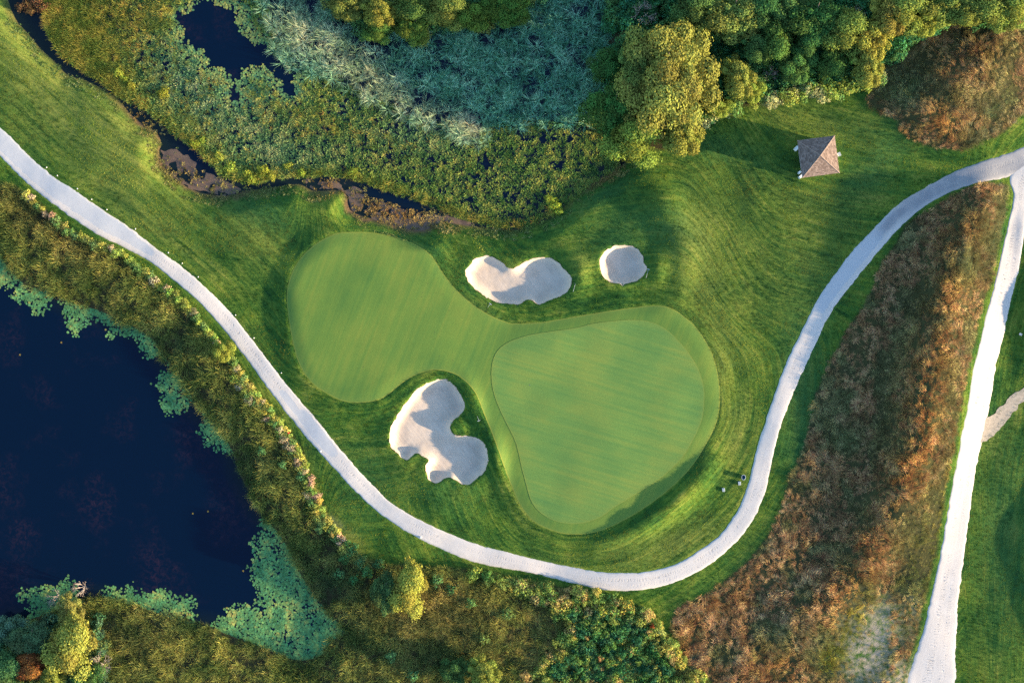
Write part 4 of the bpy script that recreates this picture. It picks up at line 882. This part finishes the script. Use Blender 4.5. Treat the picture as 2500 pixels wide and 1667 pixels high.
for i in range(1, len(L)):
    acc += math.hypot(*(L[i]-L[i-1]))
    if acc > 11:
        acc = 0
        a = L[i]; nrm = np.array([-(L[i]-L[i-1])[1], (L[i]-L[i-1])[0]]); nrm /= np.linalg.norm(nrm)
        for row in range(2 if a[1] > 900 else 1):
            q = a+nrm*(row*14+rr.uniform(-4, 5))
            ck = rr.randrange(5); col = [(.36, .38, .075), (.46, .38, .09), (.24, .32, .07), (.46, .34, .21), (.14, .24, .07)][ck]
            shrub('flowering_shrub', q[0], q[1], rr.uniform(8, 13), rr.uniform(.9, 1.5), jc(col), {0: 'yellow-green', 1: 'golden', 2: 'mid green', 3: 'pinkish', 4: 'dark green'}[ck]+' flowering shrub in the row between reed belt and cart path', 'flowering shrubs along the reed belt')
for (a, b, r) in [(860,1340,16),(840,1362,15),(880,1370,16),(830,1400,14),(865,1415,13),(925,1378,14),(895,1395,13),(1100,1440,14),(780,1290,12)]:
    shrub('leafy_shrub', a, b, r, 1.3, jc((.07, .17, .06)), 'cool green leafy shrub in the dark reeds near the golden bushy tree', 'green shrubs near the golden bushy tree')
P_TH = unproj([(1130,1395),(1226,1412),(1349,1432),(1426,1446),(1498,1462),(1545,1482),(1585,1495),(1608,1525),(1632,1557),(1653,1590),(1677,1617),(1712,1647),(1740,1690),(1230,1690),(1330,1600),(1380,1540),(1340,1480),(1250,1440)])[:, :2]
WARM = [(.32,.32,.065),(.40,.34,.075),(.18,.27,.06),(.42,.30,.11),(.24,.30,.07)]; COOL = [(.05,.16,.06),(.07,.20,.06),(.10,.21,.05),(.05,.13,.05),(.13,.22,.05)]
def c_th(d, x, y, n):
    rim = (d > -2.0) | (RNG.random(n) < .18); return np.where(rim[:, None], pick(WARM, n), pick(COOL, n))
bush_mass('thicket_undergrowth', P_TH, 2.2, (9, 17), (.8, 1.9), c_th, 'thicket of leafy shrubs below the bend of the cart path', 'thicket')
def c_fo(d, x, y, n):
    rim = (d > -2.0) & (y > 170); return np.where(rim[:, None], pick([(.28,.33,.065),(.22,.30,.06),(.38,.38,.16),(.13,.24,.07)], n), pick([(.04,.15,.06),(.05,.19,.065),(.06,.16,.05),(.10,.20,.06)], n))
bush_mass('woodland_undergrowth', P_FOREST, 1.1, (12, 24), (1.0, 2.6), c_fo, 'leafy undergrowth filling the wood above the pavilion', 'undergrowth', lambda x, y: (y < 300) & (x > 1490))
P_SH = unproj([(0,1560),(60,1530),(150,1500),(240,1490),(262,1560),(270,1667),(280,1720),(-100,1720),(-100,1590)])[:, :2]
bush_mass('shore_undergrowth', P_SH, 1.5, (10, 20), (.8, 1.9), lambda d, x, y, n: pick([(.06,.15,.06),(.09,.18,.09),(.18,.22,.06),(.05,.12,.05)], n), 'leafy undergrowth beneath the trees of the lower left shore', 'undergrowth')
P_TOPC = unproj([(770,-80),(790,0),(850,60),(900,100),(960,85),(1020,110),(1080,70),(1170,75),(1260,50),(1330,0),(1340,-80)])[:, :2]
bush_mass('marsh_clump_undergrowth', P_TOPC, 1.2, (12, 22), (1.2, 2.4), lambda d, x, y, n: pick([(.06,.17,.06),(.10,.20,.06),(.22,.24,.06)], n), 'leafy undergrowth of the tree clump at the top of the marsh', 'undergrowth')
for k, (a, b, r, c, lb) in enumerate([
 (1425,1455,15,(.42,.30,.10),'orange-yellow bush on the thicket edge just below the cart path bend'),(1385,1470,15,(.44,.30,.11),'orange bush in the upper thicket left of the edge bushes'),
 (1455,1445,13,(.38,.32,.08),'yellow bush touching the verge at the top of the thicket'),(1530,1480,18,(.38,.30,.06),'broad golden bush at the right shoulder of the thicket'),
 (1470,1495,18,(.34,.34,.05),'spiky yellow-green bush inside the top of the thicket'),(1575,1500,16,(.36,.36,.12),'pale yellow-green bush at the right corner of the thicket'),
 (1610,1540,15,(.30,.34,.10),'pale green bush halfway down the right edge of the thicket'),(1592,1527,7,(.35,.07,.03),'small red-leaved bush near the right corner of the thicket'),
 (1630,1580,15,(.40,.34,.07),'golden bush low on the right edge of the thicket'),(1660,1620,16,(.40,.32,.07),'golden bush near the bottom of the thicket edge'),
 (1705,1650,16,(.34,.32,.07),'yellow-green bush at the lowest tip of the thicket'),(1465,1605,10,(.40,.20,.08),'rust-coloured bush in the middle of the thicket'),
 (1160,1395,16,(.30,.34,.06),'yellow-green bush on the verge below the cart path left of the thicket'),(1190,1405,14,(.14,.28,.06),'green bush beside the yellow-green one below the cart path')]):
    shrub('thicket_bush', a, b, r, rr.uniform(1.4, 2.0), c, lb, 'bushes of the thicket edge')
for a, b, r, c, lb in [(955,1600,15,(.10,.22,.08),'small fresh green bush alone in the dark reeds right of the lily carpet'),(1150,1470,14,(.10,.20,.06),'green bush in the tangled grass right of the golden bushy tree'),(1065,1415,16,(.09,.20,.07),'green bush between the golden bushy tree and the cart path'),(1010,1650,14,(.08,.20,.07),'green bush at the bottom edge in the dark reeds'),(1240,1500,16,(.15,.22,.06),'olive bush in the tangled grass left of the thicket'),(672,1035,10,(.10,.24,.08),'green bush in the reed belt near the red stake'),(640,1100,11,(.09,.20,.07),'green bush in the middle of the reed belt'),(690,1135,11,(.10,.22,.08),'cool green bush low in the reed belt'),(1180,1560,13,(.13,.18,.05),'dull green bush in the middle of the tangled grass')]:
    shrub('marsh_bush', a, b, r, 1.5, c, lb, 'lone bushes among the reeds')
YL = [(300,190),(315,205),(285,175),(490,340),(470,350),(530,380),(600,420),(640,415),(700,405),(735,420),(860,420),(560,410),(1340,485),(1355,500),(1365,515),(610,435),(660,430),(395,225)]
for a, b in YL: shrub('marsh_shrub', a, b, rr.uniform(10, 17), rr.uniform(.7, 1.2), jc((.26, .30, .04)), 'yellow-green leafy bush standing among the marsh plants', 'yellow-green marsh bushes')
for a, b in [(60,10),(85,5),(45,15),(100,15),(70,25)]: shrub('brown_shrub', a, b, rr.uniform(12, 18), 1.2, jc((.16, .09, .04)), 'brown dry bush in the top left corner by the marsh', 'brown bushes in the top left corner')

# bare branches
def branch_mesh(seed, depth=4):
    r = random.Random(seed); V = []; Fc = []
    def grow_(p, d, L, rad, k):
        e = p+d*L; tube(V, Fc, p, e, rad, rad*.65, 5)
        if k == 0: return
        for _ in range(3 if k > 1 else 2):
            nd = (d+Vector((r.uniform(-.8, .8), r.uniform(-.8, .8), r.uniform(-.25, .5)))).normalized(); grow_(e, nd, L*r.uniform(.6, .85), rad*.62, k-1)
    for a in range(5):
        an = a*1.26+r.random(); grow_(Vector((0, 0, 0)), Vector((math.cos(an)*.6, math.sin(an)*.6, .8)).normalized(), .42, .035, depth)
    return mesh_np('branches', np.array(V), Fc, M_DEAD)
BR = [branch_mesh(1), branch_mesh(2)]
for i, (a, b, r, h, lb) in enumerate([(2090,40,32,4.5,'bare pinkish shrub at the top edge of the wood'), (242,1625,34,3.2,'bleached dead branches at the bottom edge right of the golden shore tree'), (130,1465,30,3.5,'bare grey branches over the teal lily pads'), (190,1440,24,4.0,'bare brown branches at the tip of the lower left shore'), (1880,180,22,2.6,'bare twiggy shrub in the hollow of the thicket'), (1570,30,36,4,'thin bare stems left of the largest tree at the top edge'), (1010,20,30,4.5,'bare pale branches in the top marsh clump')]):
    x, y = at(a, b, h*.8); o = D.objects.new('dead_shrub', BR[i % 2]); link(o); o.location = (x, y, max(h1(x, y), WL)); o.scale = (r*S/1.0, r*S/1.0, h/1.5); o.rotation_euler = (0, 0, i*1.3); tag(o, lb, 'dead shrub')

# ------------------------------------------------------------------ pavilion
def box(name, m, parent, loc, size, rz=0, bev=.01):
    x, y, z = (s/2 for s in size)
    V = [(-x, -y, -z), (x, -y, -z), (x, y, -z), (-x, y, -z), (-x, -y, z), (x, -y, z), (x, y, z), (-x, y, z)]
    me = mesh_np(name, np.array(V), [[0, 3, 2, 1], [4, 5, 6, 7], [0, 1, 5, 4], [1, 2, 6, 5], [2, 3, 7, 6], [3, 0, 4, 7]], m, smooth=False)
    o = D.objects.new(name, me); link(o, parent); o.location = loc; o.rotation_euler = (0, 0, rz)
    if bev: b = o.modifiers.new('bevel', 'BEVEL'); b.width = bev; b.segments = 2
    return o
M_WHITE = mat_plain('white_paint', (.72, .72, .70), .6, 3, .08); M_FLOOR = mat_plain('concrete_floor', (.32, .31, .30), .9)
def mat_shingle():
    m, n, l = mat('shingles'); lv = attr(n, 'lv').outputs['Fac']; P = n.new('ShaderNodeTexCoord').outputs['Object']; c = noise(n, l, 14, 4, .7, P)
    col = ramp(n, l, lv, [(0, (.115, .082, .066)), (.5, (.17, .125, .102)), (1, (.23, .172, .142))]); col = mixc(n, l, .4, col, mixc(n, l, c, (.5, .5, .5), (1.4, 1.4, 1.4)), 'MULTIPLY')
    finish(n, l, col, .92, c, .4, .01, .15); return m
M_SH = mat_shingle(); M_CAP = mat_plain('ridge_caps', (.22, .165, .135), .9)
EAVE, APEX, HW = 3.3, 5.0, 2.70
cx, cy = W(1998, 383, 3.6); gz = h1(cx, cy)
pav = D.objects.new('golf_pavilion', None); link(pav); pav.location = (cx, cy, gz-.03); pav.rotation_euler = (0, 0, math.radians(7.5))
tag(pav, 'square open shelter with a brown shingled pyramid roof and white corner walls', 'pavilion')
box('floor', M_FLOOR, pav, (0, 0, .08), (4.5, 4.5, .24))
for sx in (-1, 1):
    for sy in (-1, 1):
        box('post', M_WHITE, pav, (sx*2.1, sy*2.1, 1.62), (.16, .16, 2.85))
        box('corner_wall', M_WHITE, pav, (sx*2.1, sy*1.58, 1.62), (.07, .86, 2.84)); box('corner_wall', M_WHITE, pav, (sx*1.58, sy*2.1, 1.62), (.86, .07, 2.84))
for sx in (-1, 1):
    box('roof_beam', M_WHITE, pav, (sx*2.1, 0, 3.14), (.14, 4.36, .2)); box('roof_beam', M_WHITE, pav, (0, sx*2.1, 3.14), (4.0, .14, .2))
box('side_wall', M_WHITE, pav, (2.1, 0, 1.62), (.06, 2.28, 2.84)); box('side_wall', M_WHITE, pav, (0, 2.1, 1.62), (2.28, .06, 2.84)); box('side_wall', M_WHITE, pav, (0, -2.1, 1.62), (2.28, .06, 2.84))
box('bench', M_WHITE, pav, (-1.75, 0, .5), (.42, 1.9, .06)); box('bench', M_WHITE, pav, (0, 1.75, .5), (1.9, .42, .06))
box('wing_wall', M_WHITE, pav, (-2.62, 1.80, .75), (.60, .46, 1.3), .7); box('wing_wall', M_WHITE, pav, (-2.55, -2.36, .75), (.50, .34, 1.3), .6); box('wing_wall', M_WHITE, pav, (-2.60, -1.72, .6), (.42, .3, 1.0), .75)
nsh = 16
for k in range(4):
    V = []; Fc = []; lv = []; r = random.Random(k); sl = math.hypot(HW, APEX-EAVE)
    # underlay slope
    base = D.objects.new('roof_slope', mesh_np('roof_slope', np.array([(-HW, -HW, EAVE), (HW, -HW, EAVE), (0, 0, APEX), (-HW, -HW, EAVE-.12), (HW, -HW, EAVE-.12)]), [[0, 1, 2], [0, 3, 4, 1]], M_CAP, smooth=False)); link(base, pav); base.rotation_euler = (0, 0, k*math.pi/2)
    for c in range(nsh):
        f0, f1 = c/nsh, min(1, (c+1.12)/nsh); w0, w1 = HW*(1-f0)*1.004, HW*(1-f1)
        z0, z1 = EAVE+(APEX-EAVE)*f0, EAVE+(APEX-EAVE)*f1; nS = max(1, int(2*w0/.30))
        cuts = [-1]+sorted((-1+2*(q+r.uniform(-.22, .22)+(c % 2)*.35)/nS) for q in range(1, nS))+[1]
        cuts = [q for q in cuts if -1 <= q <= 1]
        for a, b in zip(cuts[:-1], cuts[1:]):
            if b-a < .01: continue
            i0 = len(V); up = .035+r.uniform(0, .02)
            V += [(a*w0, -HW*(1-f0)-.02, z0+up), (b*w0, -HW*(1-f0)-.02, z0+up), (b*w1, -HW*(1-f1), z1+.015), (a*w1, -HW*(1-f1), z1+.015), (a*w0, -HW*(1-f0)-.02, z0), (b*w0, -HW*(1-f0)-.02, z0)]
            Fc += [[i0, i0+1, i0+2, i0+3], [i0, i0+4, i0+5, i0+1]]; q = r.random(); lv += [q]*6
    me = mesh_np('shingles', np.array(V), Fc, M_SH, smooth=False); add_attr(me, 'lv', lv)
    o = D.objects.new('shingles', me); link(o, base); o['kind'] = 'stuff'
    V = []; Fc = []
    a = Vector((-HW-.02, -HW-.02, EAVE+.03)); b = Vector((0, 0, APEX+.05)); tube(V, Fc, a, b, .07, .07, 6)
    o = D.objects.new('hip_cap', mesh_np('hip_cap', np.array(V), Fc, M_CAP)); link(o, pav); o.rotation_euler = (0, 0, k*math.pi/2)
    box('fascia', M_WHITE, pav, (math.sin(k*math.pi/2)*(HW-.05), -math.cos(k*math.pi/2)*(HW-.05), EAVE-.10), (2*HW-.12, .04, .16), k*math.pi/2, 0)

# ------------------------------------------------------------------ small things
def obj_parts(name, loc, label, cat, group=None, rz=0):
    e = D.objects.new(name, None); link(e); e.location = loc; e.rotation_euler = (0, 0, rz); tag(e, label, cat, group); return e
def G(px, py, z=0):
    q = unproj([(px, py)])[0]; return (float(q[0]), float(q[1]), float(q[2])+z)
M_STONE = mat_plain('tee_block', (.24, .28, .31), .7, 5, .2); M_BLUE = mat_plain('blue_plastic', (.03, .14, .24), .4, 5, .1); M_WSTONE = mat_plain('white_stone', (.6, .58, .54), .8); M_RED = mat_plain('red_plastic', (.55, .06, .03), .5); M_GREY = mat_plain('grey_metal', (.45, .47, .48), .5)
def lump(name, m, parent, loc, sz, seed):
    r = random.Random(seed); import bmesh
    bm = bmesh.new(); bmesh.ops.create_icosphere(bm, subdivisions=2, radius=1)
    for v in bm.verts: v.co *= 1+r.uniform(-.12, .12); v.co.x *= sz[0]; v.co.y *= sz[1]; v.co.z *= sz[2]
    me = D.meshes.new(name); bm.to_mesh(me); bm.free(); me.materials.append(m); o = D.objects.new(name, me); link(o, parent); o.location = loc; return o
for (px, py, rz, top, lb) in [(1766,1195,.1,M_STONE,'pale grey stone block on the grass, lowest of the three beside the cart path'), (1805,1179,.05,M_STONE,'pale grey stone block on the grass, middle of the three beside the cart path')]:
    e = obj_parts('stone_block', G(px, py), lb, 'stone block', rz=rz)
    box('block', top, e, (0, 0, .13), (.40, .55, .30), 0, .05); box('cap', M_STONE, e, (-.02, 0, .295), (.34, .48, .03), 0, .01)
e = obj_parts('litter_bin', G(1814, 1164), 'round blue bin with a pale rim beside the cart path', 'bin')
def lathe(name, m, parent, prof, n=20, sy=1.0):
    V = []; Fc = []
    for (r, z) in prof:
        for k in range(n): V.append((r*math.cos(6.2832*k/n), r*sy*math.sin(6.2832*k/n), z))
    for j in range(len(prof)-1):
        for k in range(n): Fc.append([j*n+k, j*n+(k+1) % n, (j+1)*n+(k+1) % n, (j+1)*n+k])
    o = D.objects.new(name, mesh_np(name, np.array(V), Fc, m)); link(o, parent); return o
lathe('barrel', M_BLUE, e, [(.0, 0), (.24, 0), (.28, .35), (.30, .7), (.26, .7), (.22, .15), (.0, .15)], 20, 1.25); lathe('rim', M_STONE, e, [(.26, .69), (.31, .69), (.32, .73), (.27, .74), (.26, .69)], 20, 1.25)
e = obj_parts('utility_box', G(2047, 378), 'small white box on the grass beside the pavilion', 'utility box', rz=.4)
box('cabinet', M_WHITE, e, (0, 0, .35), (.36, .5, .8), 0, .02); box('lid', M_STONE, e, (0, 0, .77), (.42, .56, .05), 0, .01)
e = obj_parts('marker_board', G(2491, 816), 'small pale square board on the grass right of the road', 'marker board', rz=-.5)
box('board', M_STONE, e, (0, 0, .22), (.42, .32, .05), 0, .01); box('leg', M_GREY, e, (-.15, 0, .08), (.05, .05, .26)); box('leg', M_GREY, e, (.15, 0, .08), (.05, .05, .26))
def rake(px, py, ang, L, lb):
    e = obj_parts('bunker_rake', G(px, py, .06), lb, 'rake', rz=math.radians(ang)); V = []; Fc = []
    tube(V, Fc, (-L/2, 0, .05), (L/2, 0, .08), .02, .02, 6); o = D.objects.new('handle', mesh_np('handle', np.array(V), Fc, M_STONE)); link(o, e)
    box('head', M_GREY, e, (L/2, 0, .06), (.06, .42, .05), 0, .005)
    for k in range(7): box('tooth', M_GREY, e, (L/2, -.18+k*.06, .0), (.025, .02, .09), 0, 0)
rake(1402, 702, 75, 1.3, 'thin rake lying right of the two-lobed bunker')
rake(1580, 668, 75, 1.3, 'thin rake lying right of the round bunker')
rake(1166, 1018, -70, 1.1, 'white rake between the large bunker and the green')
rake(1193, 747, 50, .8, 'thin rake lying below the left lobe of the two-lobed bunker')
for i, (px, py) in enumerate([(112,412),(138,432),(187,464),(222,490),(259,515),(329,562),(409,620),(443,646),(482,679),(573,772),(618,828),(685,913)]):
    g = G(px+2, py-3); e = lump('marker_stone', M_WSTONE, None, (g[0], g[1], g[2]+.07), (.09, .09, .10), i); tag(e, 'small white marker stone on the upper verge of the cart path', 'marker stone', 'white marker stones along the path')
for px, py, lb in [(783,1101,'dark stone lying on the cart path beside the grey patch'), (1027,1311,'dark stone lying on the lower edge of the cart path')]:
    g = G(px, py); e = lump('dark_stone', M_GREY, None, (g[0], g[1], g[2]+.12), (.17, .14, .12), 5); tag(e, lb, 'stone')
e = obj_parts('hazard_stake', G(706, 1056), 'red hazard stake at the edge of the reed belt', 'stake'); box('stake', M_RED, e, (0, 0, .5), (.12, .12, 1.1)); box('cap', M_RED, e, (0, 0, 1.07), (.2, .2, .06))
for px, py in [(150,836),(49,866),(471,1253),(508,1248),(221,1448),(594,1393)]:
    x, y = W(px, py, WL); o = D.objects.new('stray_lily_pad', D.meshes['pad0'].copy()); o.data.materials[0] = M_TREE; o.color = (.26, .20, .05, 1); link(o); o.location = (x, y, WL+.03); o.scale = (.14, .14, .14); tag(o, 'lone yellow lily pad drifting on the open lake water', 'lily pad', 'stray lily pads on the lake')

g = G(1293, 940, .06); e = obj_parts('golf_hole', g, 'tiny dark hole cup on the left of the putting green', 'hole')
lathe('cup', M_GREY, e, [(.054, 0), (.060, .004), (.066, 0)], 16); lathe('dark_inside', mat_plain('hole_black', (.01, .01, .01), .9), e, [(.0, .001), (.053, .002)], 16)  # flat black disc painted in for the dark inside of the hole
